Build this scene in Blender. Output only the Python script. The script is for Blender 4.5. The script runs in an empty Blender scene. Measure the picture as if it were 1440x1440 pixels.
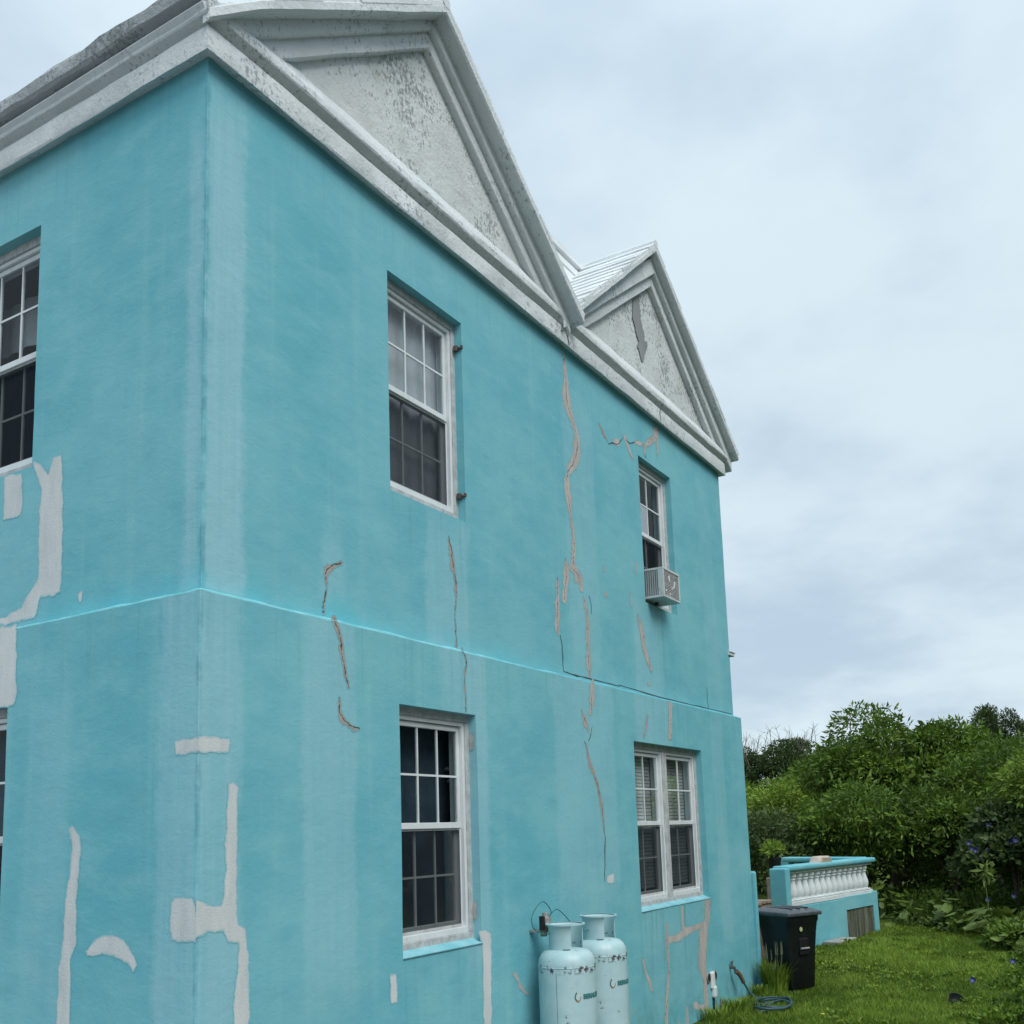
import bpy, bmesh, math, random
import numpy as np
from mathutils import Vector, Matrix, noise
random.seed(7)
RNG = np.random.default_rng(7)
S = bpy.context.scene
COL = S.collection

# ------------------------------------------------------------------ camera
cam = bpy.data.cameras.new('camera'); camo = bpy.data.objects.new('camera', cam); COL.objects.link(camo)
r_ = Vector((0.51683, -0.85551, -0.03143)); u_ = Vector((-0.10759, -0.10133, 0.98902)); f_ = Vector((0.8493, 0.50778, 0.14441))
M = Matrix((r_, u_, -f_)).transposed().to_4x4(); M.translation = (-3.36065, -3.74053, 1.8)
camo.matrix_world = M
cam.sensor_fit = 'HORIZONTAL'; cam.sensor_width = 36.0; cam.lens = 36 * 1433.38 / 1440
cam.shift_y = 240 / 1440; cam.clip_start = 0.05; cam.clip_end = 2000
S.camera = camo

# ------------------------------------------------------------------ world, sun, exposure
SUN_EL, SUN_AZ = math.radians(50), math.radians(-117)      # azimuth of the sun measured from +X
W = bpy.data.worlds.new('World'); S.world = W; W.use_nodes = True
def build_world():
    nt = W.node_tree; nt.nodes.clear(); N = nt.nodes.new; L = nt.links.new
    out = N('ShaderNodeOutputWorld'); bg = N('ShaderNodeBackground'); bg.inputs['Strength'].default_value = 0.1
    sky = N('ShaderNodeTexSky'); sky.sky_type = 'NISHITA'; sky.sun_disc = False
    sky.sun_elevation = SUN_EL; sky.sun_rotation = math.pi / 2 - SUN_AZ
    tc = N('ShaderNodeTexCoord'); sp = N('ShaderNodeSeparateXYZ'); L(tc.outputs['Generated'], sp.inputs[0])
    def math_(op, a, b=None, c=None):
        n = N('ShaderNodeMath'); n.operation = op
        for i, v in enumerate((a, b, c)):
            if v is None: continue
            if isinstance(v, (int, float)): n.inputs[i].default_value = v
            else: L(v, n.inputs[i])
        return n.outputs[0]
    z = math_('MAXIMUM', sp.outputs[2], 0.0)
    den = math_('ADD', z, 0.22)
    cx = math_('DIVIDE', sp.outputs[0], den); cy = math_('DIVIDE', sp.outputs[1], den)
    cb = N('ShaderNodeCombineXYZ'); L(cx, cb.inputs[0]); L(cy, cb.inputs[1]); cb.inputs[2].default_value = 3.7
    def nz(scale, detail, rough, off):
        mp = N('ShaderNodeMapping'); mp.inputs['Location'].default_value = off; L(cb.outputs[0], mp.inputs[0])
        n = N('ShaderNodeTexNoise'); n.inputs['Scale'].default_value = scale; n.inputs['Detail'].default_value = detail
        n.inputs['Roughness'].default_value = rough; L(mp.outputs[0], n.inputs['Vector']); return n.outputs[0]
    n1 = nz(0.9, 5, .5, (2.3, 1.1, 0)); n2 = nz(3.0, 7, .55, (7.3, 4.1, 1))
    s = math_('ADD', math_('MULTIPLY', n1, 0.68), math_('MULTIPLY', n2, 0.32))
    mr = N('ShaderNodeMapRange'); mr.interpolation_type = 'SMOOTHSTEP'; L(s, mr.inputs[0])
    mr.inputs[1].default_value = 0.39; mr.inputs[2].default_value = 0.59
    mx = N('ShaderNodeMix'); mx.data_type = 'RGBA'; L(mr.outputs[0], mx.inputs[0])
    mx.inputs[6].default_value = (0.495, 0.625, 0.745, 1); mx.inputs[7].default_value = (0.70, 0.83, 0.90, 1)
    # an overcast sky brightens towards the zenith
    g = math_('ADD', math_('MULTIPLY', math_('POWER', z, 4.0), ZEN), SKYB)
    sc = N('ShaderNodeVectorMath'); sc.operation = 'SCALE'; L(mx.outputs[2], sc.inputs[0]); L(g, sc.inputs['Scale'])
    m2 = N('ShaderNodeMix'); m2.data_type = 'RGBA'; m2.inputs[0].default_value = 0.93
    L(sky.outputs[0], m2.inputs[6]); L(sc.outputs[0], m2.inputs[7])
    L(m2.outputs[2], bg.inputs[0]); L(bg.outputs[0], out.inputs[0])
ZEN, SKYB = 4.0, 6.1
build_world()
sun = bpy.data.lights.new('sun', 'SUN'); sun.energy = 1.5; sun.angle = math.radians(32); sun.color = (1, .97, .92)
suno = bpy.data.objects.new('sun', sun); COL.objects.link(suno)
sd = Vector((math.cos(SUN_EL) * math.cos(SUN_AZ), math.cos(SUN_EL) * math.sin(SUN_AZ), math.sin(SUN_EL)))
suno.rotation_euler = sd.to_track_quat('Z', 'Y').to_euler(); suno.location = (0, -20, 30)
S.view_settings.view_transform = 'Standard'; S.view_settings.look = 'None'
S.view_settings.gamma = 1; S.view_settings.use_curve_mapping = False; S.view_settings.exposure = 0.75

# ------------------------------------------------------------------ helpers
def tag(o, label=None, cat=None, group=None, kind=None):
    if label: o['label'] = label
    if cat: o['category'] = cat
    if group: o['group'] = group
    if kind: o['kind'] = kind
    return o
def empty(name, loc=(0, 0, 0), rz=0.0, parent=None):
    o = bpy.data.objects.new(name, None); COL.objects.link(o); o.location = loc; o.rotation_euler = (0, 0, rz)
    if parent: o.parent = parent
    return o
def link(name, me, mat=None, parent=None):
    o = bpy.data.objects.new(name, me); COL.objects.link(o)
    if mat and not me.materials: me.materials.append(mat)
    if parent: o.parent = parent
    return o
class MB:
    """collects vertices and faces; build() links them as one mesh object"""
    def __init__(s): s.v = []; s.f = []
    def add(s, vs, fs):
        o = len(s.v); s.v += [tuple(v) for v in vs]; s.f += [tuple(i + o for i in f) for f in fs]
    def box(s, p0, p1, T=None):
        x0, y0, z0 = p0; x1, y1, z1 = p1
        vs = [(x0,y0,z0),(x1,y0,z0),(x1,y1,z0),(x0,y1,z0),(x0,y0,z1),(x1,y0,z1),(x1,y1,z1),(x0,y1,z1)]
        if T: vs = [T(*v) for v in vs]
        s.add(vs, [(0,3,2,1),(4,5,6,7),(0,1,5,4),(1,2,6,5),(2,3,7,6),(3,0,4,7)])
    def lathe(s, prof, n=24, c=(0, 0, 0), cap=True):
        vs = []; fs = []
        for rr, zz in prof:
            for k in range(n):
                a = 2 * math.pi * k / n; vs.append((c[0] + rr * math.cos(a), c[1] + rr * math.sin(a), c[2] + zz))
        for i in range(len(prof) - 1):
            for k in range(n):
                k2 = (k + 1) % n; fs.append((i*n+k, i*n+k2, (i+1)*n+k2, (i+1)*n+k))
        if cap: fs.append(tuple(range(n))[::-1]); fs.append(tuple((len(prof)-1)*n + k for k in range(n)))
        s.add(vs, fs)
    def tube(s, pts, r, n=8, r1=None):
        pts = [Vector(p) for p in pts]; m = len(pts); ref = Vector((.37, .21, .9)); vs = []; fs = []
        for i, p in enumerate(pts):
            t = (pts[min(i+1, m-1)] - pts[max(i-1, 0)]).normalized()
            if abs(t.dot(ref)) > .95: ref = Vector((.9, -.3, .1))
            a = t.cross(ref).normalized(); b = t.cross(a)
            rad = r if r1 is None else r + (r1 - r) * i / (m - 1)
            for k in range(n):
                q = 2 * math.pi * k / n; vs.append(p + a * (rad * math.cos(q)) + b * (rad * math.sin(q)))
        for i in range(m - 1):
            for k in range(n):
                k2 = (k + 1) % n; fs.append((i*n+k, i*n+k2, (i+1)*n+k2, (i+1)*n+k))
        fs.append(tuple(range(n))[::-1]); fs.append(tuple((m-1)*n + k for k in range(n)))
        s.add(vs, fs)
    def build(s, name, mat, parent=None, smooth=False, bevel=0.0, recalc=True, loc=None):
        me = bpy.data.meshes.new(name); me.from_pydata(s.v, [], s.f); me.update()
        if recalc or bevel:
            bm = bmesh.new(); bm.from_mesh(me); bmesh.ops.recalc_face_normals(bm, faces=bm.faces)
            if bevel:
                es = [e for e in bm.edges if len(e.link_faces) == 2 and e.calc_face_angle(0) > .5]
                bmesh.ops.bevel(bm, geom=es, offset=bevel, segments=2, affect='EDGES', profile=.5, clamp_overlap=True)
            bm.to_mesh(me); bm.free()
        if smooth:
            me.polygons.foreach_set('use_smooth', [True] * len(me.polygons))
            if smooth != 'all' and hasattr(me, 'set_sharp_from_angle'): me.set_sharp_from_angle(angle=math.radians(40))
        o = link(name, me, mat, parent)
        if loc: o.location = loc
        return o
def spline(pts, n=8):
    """Catmull-Rom through pts"""
    P = [Vector(p) for p in pts]; P = [P[0]] + P + [P[-1]]; out = []
    for i in range(1, len(P) - 2):
        a, b, c, d = P[i-1], P[i], P[i+1], P[i+2]
        for k in range(n):
            t = k / n
            out.append(.5 * ((2*b) + (c - a)*t + (2*a - 5*b + 4*c - d)*t*t + (3*b - a - 3*c + d)*t**3))
    out.append(P[-2]); return out
def mesh_np(name, V, F, tone=None, mat=None, parent=None, smooth=False):
    me = bpy.data.meshes.new(name); V = np.asarray(V, np.float32); F = np.asarray(F, np.int32); k = F.shape[1]
    me.vertices.add(len(V)); me.vertices.foreach_set('co', V.ravel())
    me.loops.add(F.size); me.loops.foreach_set('vertex_index', F.ravel())
    me.polygons.add(len(F)); me.polygons.foreach_set('loop_start', np.arange(len(F), dtype=np.int32) * k)
    me.update(calc_edges=True)
    if tone is not None:
        a = me.attributes.new('tone', 'FLOAT', 'FACE'); a.data.foreach_set('value', np.asarray(tone, np.float32))
    if smooth: me.polygons.foreach_set('use_smooth', np.ones(len(F), bool))
    return link(name, me, mat, parent)

# ------------------------------------------------------------------ materials
class NT:
    def __init__(s, name):
        s.m = bpy.data.materials.new(name); s.m.use_nodes = True; s.t = s.m.node_tree; s.t.nodes.clear()
        s.out = s.N('ShaderNodeOutputMaterial'); s.geo = s.N('ShaderNodeNewGeometry')
        s.tc = s.N('ShaderNodeTexCoord')
    def N(s, k): return s.t.nodes.new(k)
    def L(s, a, b): s.t.links.new(a, b)
    def set(s, sock, v):
        if isinstance(v, (int, float)): sock.default_value = v
        elif isinstance(v, tuple): sock.default_value = v if len(v) != 3 or sock.type != 'RGBA' else (*v, 1)
        else: s.L(v, sock)
    def math(s, op, a, b=None, c=None, clamp=False):
        n = s.N('ShaderNodeMath'); n.operation = op; n.use_clamp = clamp
        for i, v in enumerate((a, b, c)):
            if v is not None: s.set(n.inputs[i], v)
        return n.outputs[0]
    def vec(s, vec, scale=(1, 1, 1), loc=(0, 0, 0)):
        n = s.N('ShaderNodeMapping'); s.L(vec, n.inputs[0]); n.inputs['Scale'].default_value = scale; n.inputs['Location'].default_value = loc
        return n.outputs[0]
    def noise(s, vec, scale, detail=4, rough=.5, dist=0.0):
        n = s.N('ShaderNodeTexNoise'); s.L(vec, n.inputs['Vector']); n.inputs['Scale'].default_value = scale
        n.inputs['Detail'].default_value = detail; n.inputs['Roughness'].default_value = rough; n.inputs['Distortion'].default_value = dist
        return n.outputs[0]
    def ramp(s, x, a, b, smooth=True):
        n = s.N('ShaderNodeMapRange'); n.interpolation_type = 'SMOOTHSTEP' if smooth else 'LINEAR'
        s.set(n.inputs[0], x); s.set(n.inputs[1], a); s.set(n.inputs[2], b); return n.outputs[0]
    def mix(s, f, a, b, blend='MIX'):
        n = s.N('ShaderNodeMix'); n.data_type = 'RGBA'; n.blend_type = blend; s.set(n.inputs[0], f); s.set(n.inputs[6], a); s.set(n.inputs[7], b)
        return n.outputs[2]
    def bump(s, h, strength=.3, dist=.01, nrm=None):
        n = s.N('ShaderNodeBump'); s.set(n.inputs['Height'], h); n.inputs['Strength'].default_value = strength; n.inputs['Distance'].default_value = dist
        if nrm: s.L(nrm, n.inputs['Normal'])
        return n.outputs[0]
    def pbr(s, col, rough=.8, metal=0.0, nrm=None, spec=.3):
        b = s.N('ShaderNodeBsdfPrincipled'); s.set(b.inputs['Base Color'], col); s.set(b.inputs['Roughness'], rough); s.set(b.inputs['Metallic'], metal)
        b.inputs['Specular IOR Level'].default_value = spec
        if nrm: s.L(nrm, b.inputs['Normal'])
        s.L(b.outputs[0], s.out.inputs[0]); return b
    @property
    def P(s): return s.geo.outputs['Position']
    @property
    def O(s): return s.tc.outputs['Object']

def simple(name, col, rough=.6, var=.12, scale=8.0, bump=.0, metal=0.0, spec=.35, dirt=None, dirt_amt=.4):
    t = NT(name); n = t.noise(t.O, scale, 5, .6)
    c = t.mix(t.ramp(n, .3, .7), tuple(x * (1 - var) for x in col), tuple(min(1, x * (1 + var)) for x in col))
    if dirt:
        d = t.ramp(t.noise(t.vec(t.O, (1, 1, .35)), scale * 3.1, 6, .65), .52, .72)
        c = t.mix(t.math('MULTIPLY', d, dirt_amt), c, dirt)
    nr = t.bump(t.noise(t.O, scale * 6, 4, .6), bump, .004) if bump else None
    t.pbr(c, rough, metal, nr, spec); return t.m

BASE = (0.085, 0.345, 0.43)
# pale worn or repainted streaks on the walls: (s0, s1, z0, z1, amount) with s = x on the right wall and -y on the left one
BANDS = [(-.13,-.03,3.06,5.45,.85),(.012,.27,3.06,5.7,.95),(-.27,.26,.3,2.95,.72),(.70,1.13,1.0,2.93,.62),(.86,1.06,3.1,3.5,.5),
         (1.86,2.34,3.0,3.85,.66),(1.98,2.2,2.55,2.95,.62),(2.22,2.5,1.0,2.95,.7),(3.85,4.4,3.1,5.5,.42),(3.45,4.5,1.2,2.95,.46),(3.9,4.2,.2,2.2,.4),
         (5.1,5.75,3.05,3.9,.46),(4.95,5.8,2.4,2.95,.46),(6.85,7.18,.6,2.9,.42),(6.98,7.35,3.2,5.6,.25),(-1.3,-.95,1.0,2.6,.32),(1.6,2.2,5.4,5.8,.22),(-1.7,-1.2,2.5,3.9,.25),(4.9,6.4,.2,1.1,.3)]
def wall_mat(bands=True):
    t = NT('turquoise_plaster' if bands else 'turquoise_paint'); P = t.P
    sp = t.N('ShaderNodeSeparateXYZ'); t.L(P, sp.inputs[0]); x, y, z = sp.outputs
    big = t.noise(P, .9, 4, .55); mid = t.noise(t.vec(P, (1, 1, 2.2)), 3.2, 5, .6); fine = t.noise(t.vec(P, (1, 1, 3.0)), 14, 6, .65)
    c = t.mix(t.ramp(big, .32, .68), (0.119, 0.405, 0.477), (0.177, 0.465, 0.521))
    c = t.mix(t.math('MULTIPLY', t.ramp(mid, .45, .75), .6), c, (0.209, 0.492, 0.530))
    c = t.mix(t.math('MULTIPLY', t.ramp(mid, .48, .25), .45), c, (0.112, 0.364, 0.430))
    c = t.mix(t.math('MULTIPLY', t.ramp(fine, .55, .8), .3), c, (0.254, 0.536, 0.565))
    c = t.mix(t.math('MULTIPLY', t.ramp(fine, .42, .2), .3), c, (0.100, 0.332, 0.395))
    drip = t.noise(t.vec(P, (7, 7, .35)), 1.0, 4, .6)
    c = t.mix(t.math('MULTIPLY', t.ramp(drip, .52, .8), .35), c, (0.273, 0.536, 0.554))
    if bands:
        wob = t.noise(t.vec(P, (1, 1, .6)), 5.0, 4, .65)
        wobf = t.noise(P, 26.0, 3, .6)
        w = t.math('ADD', t.math('MULTIPLY', t.math('SUBTRACT', wob, .5), .14), t.math('MULTIPLY', t.math('SUBTRACT', wobf, .5), .07))
        s = t.math('ADD', t.math('SUBTRACT', x, y), w)
        zz = t.math('ADD', z, t.math('MULTIPLY', w, 2.5))
        tot = None
        for a, b, z0, z1, k in BANDS:
            e = .035
            m = t.math('MULTIPLY', t.ramp(s, a - e, a + e), t.ramp(s, b + e, b - e))
            m2 = t.math('MULTIPLY', t.ramp(zz, z0 - .12, z0 + .12), t.ramp(zz, z1 + .12, z1 - .12))
            if z1 in (2.93, 2.95): m2 = t.math('MULTIPLY', t.ramp(zz, z0 - .3, z0 + .3), t.ramp(z, 3.0, 2.99))
            if z0 < 3.1 and z0 >= 3.0: m2 = t.math('MULTIPLY', t.ramp(z, 3.0, 3.03), t.ramp(zz, z1 + .25, z1 - .25))
            m = t.math('MULTIPLY', t.math('MULTIPLY', m, m2), k)
            tot = m if tot is None else t.math('MAXIMUM', tot, m)
        streak = t.ramp(t.noise(t.vec(P, (16, 16, .8)), 1.0, 4, .6), .25, .7)
        tot = t.math('MULTIPLY', tot, t.math('ADD', t.math('MULTIPLY', streak, .45), .6))
        tot = t.math('MULTIPLY', tot, t.math('ADD', t.math('MULTIPLY', fine, .7), .55), clamp=True)
        c = t.mix(t.math('MULTIPLY', tot, .9, clamp=True), c, (0.30, 0.535, 0.595))
        # fresher, more saturated paint rolled on just above the ledge
        e = t.math('MULTIPLY', t.ramp(zz, 3.20, 3.03), t.ramp(z, 2.985, 2.99)); n = t.ramp(t.noise(P, 2.2, 4, .6), .40, .62)
        sx = t.math('SUBTRACT', x, y)
        e = t.math('MULTIPLY', e, t.math('MULTIPLY', t.ramp(sx, -1.4, -.9), t.ramp(sx, 3.9, 2.6)))
        c = t.mix(t.math('MULTIPLY', t.math('MULTIPLY', e, n), .38), c, (0.07, 0.50, 0.60))
        # dark line on the arris hides its bright facet; damp dirt at the foot
        edge = t.ramp(t.math('ABSOLUTE', t.math('ADD', sx, t.math('MULTIPLY', w, .35))), .03, .0)
        edge = t.math('MULTIPLY', edge, t.ramp(t.noise(t.vec(P, (1, 1, 1.2)), 3.5, 4, .6), .4, .6))
        c = t.mix(t.math('MULTIPLY', edge, .75), c, (0.08, 0.28, 0.34))
        foot = t.math('MULTIPLY', t.ramp(zz, .45, .0), t.ramp(t.noise(P, 6, 5, .65), .4, .65))
        c = t.mix(t.math('MULTIPLY', foot, .5), c, (0.10, 0.20, 0.20))
    if bands:   # run-off streaks below sills, ledge and cornice
        dr = t.ramp(t.noise(t.vec(P, (22, 22, .7)), 1.0, 5, .65), .50, .72); acc = None
        for a, b, z0, z1, k in ((4.8, 6.6, .0, 1.08, .75), (1.45, 2.35, .5, 1.09, .35), (1.48, 2.36, 3.25, 3.92, .35), (5.4, 6.25, 3.2, 3.9, .5), (-3, 7.8, 2.55, 2.98, .28), (-3, 7.8, 5.35, 5.86, .3), (2.5, 4.2, .0, .9, .3)):
            m = t.math('MULTIPLY', t.math('MULTIPLY', t.ramp(s, a - .03, a + .05), t.ramp(s, b + .03, b - .05)), t.math('MULTIPLY', t.ramp(zz, z0 - .15, z1 - .1), t.math('LESS_THAN', z, z1)))
            m = t.math('MULTIPLY', m, k); acc = m if acc is None else t.math('MAXIMUM', acc, m)
        c = t.mix(t.math('MULTIPLY', t.math('MULTIPLY', acc, dr), .85), c, (0.10, 0.27, 0.29))
    spk = t.ramp(t.noise(P, 60, 2, .5), .74, .80)
    c = t.mix(t.math('MULTIPLY', spk, .5), c, (0.05, 0.16, 0.19))
    lightning = t.ramp(t.noise(t.vec(P, (2.0, 2.0, 7)), 5.0, 5, .7, .8), .66, .74)
    c = t.mix(t.math('MULTIPLY', lightning, .28), c, (0.2, 0.52, 0.58))
    h1 = t.noise(t.vec(P, (1, 1, 2.4)), 8, 6, .62, .8); h2 = t.noise(P, 45, 4, .6); h3 = t.noise(P, 2.4, 3, .5)
    h = t.math('ADD', t.math('MULTIPLY', h1, .38), t.math('ADD', t.math('MULTIPLY', h2, .25), t.math('MULTIPLY', h3, 1.3)))
    t.pbr(c, .72, 0, t.bump(h, .42, .012), .3); return t.m
WALL = wall_mat(); PAINT = wall_mat(False)
def ledge_mat(name, always=False):
    t = NT(name); n = t.noise(t.P, 7, 5, .6); sp = t.N('ShaderNodeSeparateXYZ'); t.L(t.P, sp.inputs[0])
    c = t.mix(t.ramp(n, .35, .65), (.16, .52, .59), (.25, .60, .66))
    if always: c = t.mix(t.ramp(n, .35, .65), (.16, .45, .52), (.27, .54, .60))
    if not always:   # the fresh coat stops short of the far end and of the filler patch
        s = t.math('ADD', t.math('SUBTRACT', sp.outputs[0], sp.outputs[1]), t.math('MULTIPLY', t.math('SUBTRACT', n, .5), 2.5))
        c = t.mix(t.math('MULTIPLY', t.ramp(s, 2.6, 4.2), .9), c, (.12, .45, .53))
        c = t.mix(t.ramp(sp.outputs[1], 1.36, 1.40), c, (.50, .54, .54))
    t.pbr(c, .6, 0, t.bump(t.noise(t.P, 40, 4, .6), .5, .006), .3); return t.m
LEDGE = ledge_mat('ledge_paint'); SILL = ledge_mat('sill_paint', True)
def lime_mat(name, base, mould, amount, rough_b=.6, green=.0):
    """whitewashed plaster with black mildew that grows in vertical smears"""
    t = NT(name); P = t.P
    a = t.noise(t.vec(P, (1, 1, .7)), 34, 8, .72, .15); reg = t.noise(P, 1.5, 4, .6); pits = t.noise(P, 70, 3, .6)
    c = t.mix(t.ramp(reg, .3, .7), tuple(v * .86 for v in base), base)
    gr = t.noise(t.vec(P, (1, 1, .3)), 4, 5, .6)
    c = t.mix(t.math('MULTIPLY', t.ramp(gr, .45, .75), .4), c, (base[0] * .66, base[1] * .70, base[2] * .68))
    th = t.math('SUBTRACT', .605, t.math('MULTIPLY', t.ramp(reg, .38, .66), amount * .62))
    m = t.ramp(a, th, t.math('ADD', th, .11))
    c = t.mix(t.math('MULTIPLY', m, .75), c, mould)
    c = t.mix(t.math('MULTIPLY', t.ramp(pits, .68, .74), .6), c, mould)
    if green: c = t.mix(t.math('MULTIPLY', t.ramp(t.noise(P, 3.1, 4, .6), .45, .7), green), c, (.27, .31, .2))
    h = t.math('ADD', t.math('MULTIPLY', t.noise(P, 24, 6, .65), .8), t.math('ADD', t.math('MULTIPLY', t.noise(P, 5, 3, .5), 1.1), t.math('MULTIPLY', pits, .25)))
    t.pbr(c, .88, 0, t.bump(h, rough_b, .018), .15); return t.m
LIME = lime_mat('limewash', (.66, .705, .715), (.20, .225, .23), .17)
TYMP = lime_mat('limewash_mildewed', (.66, .70, .70), (.17, .195, .195), .32, .65, .22)
ROUGH = lime_mat('bare_limestone', (.42, .455, .465), (.20, .22, .22), .26, 1.0)
SLATE = lime_mat('whitewashed_roof_slate', (.70, .74, .75), (.36, .38, .38), .12, .5)
def patch_mat(name, a, b, c3, scale):
    t = NT(name); P = t.P; n = t.noise(t.vec(P, (1, 1, .3)), scale, 5, .65); k = t.noise(P, 55, 4, .6)
    c = t.mix(t.ramp(n, .3, .7), a, b); c = t.mix(t.math('MULTIPLY', t.ramp(k, .58, .75), .5), c, c3)
    t.pbr(c, .9, 0, t.bump(t.math('ADD', n, t.math('MULTIPLY', k, .6)), .5, .007), .15); return t.m
def filler_mat(name, a, b, rim, crack, streak=.25, scale=9):
    """hand smeared filler: thins out at its edge (attribute edge = metres inside the outline), with a hairline crack left open"""
    t = NT(name); P = t.P
    ed = t.N('ShaderNodeAttribute'); ed.attribute_name = 'edge'; ck = t.N('ShaderNodeAttribute'); ck.attribute_name = 'crack_distance'
    n = t.noise(t.vec(P, (1, 1, streak)), scale, 6, .65); k = t.noise(P, 90, 4, .6); k2 = t.noise(P, 30, 4, .65)
    w = t.math('ADD', ed.outputs['Fac'], t.math('ADD', t.math('MULTIPLY', t.math('SUBTRACT', k2, .5), .020), t.math('MULTIPLY', t.math('SUBTRACT', k, .5), .012)))
    al = t.ramp(w, -.0006, .0006)
    c = t.mix(t.ramp(n, .3, .7), a, b); c = t.mix(t.math('MULTIPLY', t.ramp(k2, .55, .75), .45), c, rim)
    c = t.mix(t.math('MULTIPLY', t.ramp(w, .018, .006), .5), c, rim)
    c = t.mix(t.math('MULTIPLY', t.ramp(n, .42, .28), .35), c, (.22, .46, .51))
    c = t.mix(t.math('MULTIPLY', t.ramp(w, .013, -.0005), .92), c, (.15, .44, .51))      # paint shows through the feathered edge
    cw = t.math('ADD', ck.outputs['Fac'], t.math('MULTIPLY', t.math('SUBTRACT', k, .45), .007))
    cr = t.math('MULTIPLY', t.ramp(cw, .0055, .002), t.ramp(t.noise(P, 6, 3, .6), .33, .45))
    c = t.mix(t.math('MULTIPLY', cr, .92), c, crack)
    hh = t.math('SUBTRACT', t.math('ADD', n, t.math('MULTIPLY', k, .5)), t.math('MULTIPLY', cr, 1.6))
    b_ = t.pbr(c, .9, 0, t.bump(hh, .5, .008), .15); tr = t.N('ShaderNodeBsdfTransparent'); mx = t.N('ShaderNodeMixShader')
    t.L(al, mx.inputs[0]); t.L(tr.outputs[0], mx.inputs[1]); t.L(b_.outputs[0], mx.inputs[2]); t.L(mx.outputs[0], t.out.inputs[0])
    return t.m
PATCH = filler_mat('plaster_filler', (.50, .545, .55), (.60, .63, .625), (.42, .50, .51), (.3, .3, .3), .22)
FILL = filler_mat('grey_crack_filler', (.37, .355, .335), (.49, .47, .445), (.40, .29, .235), (.07, .07, .065))
FILLN = filler_mat('brown_crack_filler', (.30, .275, .25), (.41, .385, .355), (.36, .215, .15), (.055, .055, .05))
STAIN = filler_mat('dark_cement', (.22, .24, .24), (.31, .33, .33), (.34, .36, .36), (.1, .1, .1))
CRACK = simple('dark_crack', (.06, .065, .065), .95, .3, 30)
STAIN = patch_mat('dark_cement', (.22, .24, .24), (.27, .29, .29), (.18, .19, .19), 9)
VINYL = simple('white_vinyl', (.66, .70, .71), .35, .05, 6, 0, spec=.4, dirt=(.38, .40, .40), dirt_amt=.35)
TIMBER = simple('weathered_white_timber', (.43, .45, .45), .8, .18, 14, .5, dirt=(.24, .24, .22), dirt_amt=.6)
def glass_mat():
    t = NT('window_glass'); fr = t.N('ShaderNodeFresnel'); fr.inputs['IOR'].default_value = 1.5
    g = t.N('ShaderNodeBsdfGlossy'); g.inputs['Roughness'].default_value = .015; tr = t.N('ShaderNodeBsdfTransparent'); tr.inputs[0].default_value = (.78, .83, .84, 1)
    n = t.bump(t.noise(t.O, 2.5, 2, .5), .05, .02); t.L(n, g.inputs['Normal'])
    mx = t.N('ShaderNodeMixShader'); t.L(t.math('MULTIPLY', fr.outputs[0], .5, clamp=True), mx.inputs[0]); t.L(tr.outputs[0], mx.inputs[1]); t.L(g.outputs[0], mx.inputs[2])
    t.L(mx.outputs[0], t.out.inputs[0]); return t.m
GLASS = glass_mat()
def screen_mat():
    t = NT('insect_screen'); d = t.N('ShaderNodeBsdfDiffuse'); d.inputs[0].default_value = (.018, .024, .029, 1)
    tr = t.N('ShaderNodeBsdfTransparent'); mx = t.N('ShaderNodeMixShader'); mx.inputs[0].default_value = .58
    t.L(tr.outputs[0], mx.inputs[1]); t.L(d.outputs[0], mx.inputs[2]); t.L(mx.outputs[0], t.out.inputs[0]); return t.m
SCREEN = screen_mat()
ROOM = simple('dim_room_paint', (.30, .37, .42), .9, .1, 2)
CURTAIN_OR_BACKING = simple('grey_curtain_or_backing', (.80, .81, .84), .9, .08, 6, .2)
BLIND = simple('pale_blind', (.72, .73, .72), .6, .05, 6)
IRON = simple('rusty_iron', (.09, .08, .075), .7, .3, 40, .4, dirt=(.16, .08, .04), dirt_amt=.7)
def leaf_mat(name, dark, light, spec=.25, trans=.20):
    t = NT(name); a = t.N('ShaderNodeAttribute'); a.attribute_name = 'tone'
    c = t.mix(a.outputs['Fac'], dark, light)
    b = t.N('ShaderNodeBsdfPrincipled'); t.L(c, b.inputs['Base Color']); b.inputs['Roughness'].default_value = .55; b.inputs['Specular IOR Level'].default_value = spec
    tr = t.N('ShaderNodeBsdfTranslucent'); t.L(t.mix(.5, c, tuple(min(1, v * 1.5) for v in light)), tr.inputs[0])
    mx = t.N('ShaderNodeMixShader'); mx.inputs[0].default_value = trans; t.L(b.outputs[0], mx.inputs[1]); t.L(tr.outputs[0], mx.inputs[2])
    t.L(mx.outputs[0], t.out.inputs[0]); return t.m
LEAF = leaf_mat('mid_green_leaves', (.022, .052, .008), (.145, .24, .028))
LEAFL = leaf_mat('light_green_leaves', (.045, .09, .011), (.22, .32, .042))
LEAFD = leaf_mat('dark_green_leaves', (.022, .048, .014), (.075, .115, .034))
LEAFW = leaf_mat('far_wood_leaves', (.012, .022, .008), (.03, .05, .015), .1, .1)
LEAFG = leaf_mat('big_fresh_leaves', (.04, .085, .012), (.16, .23, .04), .4)
BLADE = leaf_mat('grass_blades', (.05, .10, .010), (.225, .325, .045), .2)
BARK = simple('bark', (.10, .08, .06), .95, .3, 12, .8)
TWIG = simple('bare_twig', (.16, .15, .14), .9, .2, 12)
STEM = simple('green_stem', (.09, .15, .03), .6, .2, 12)

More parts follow.
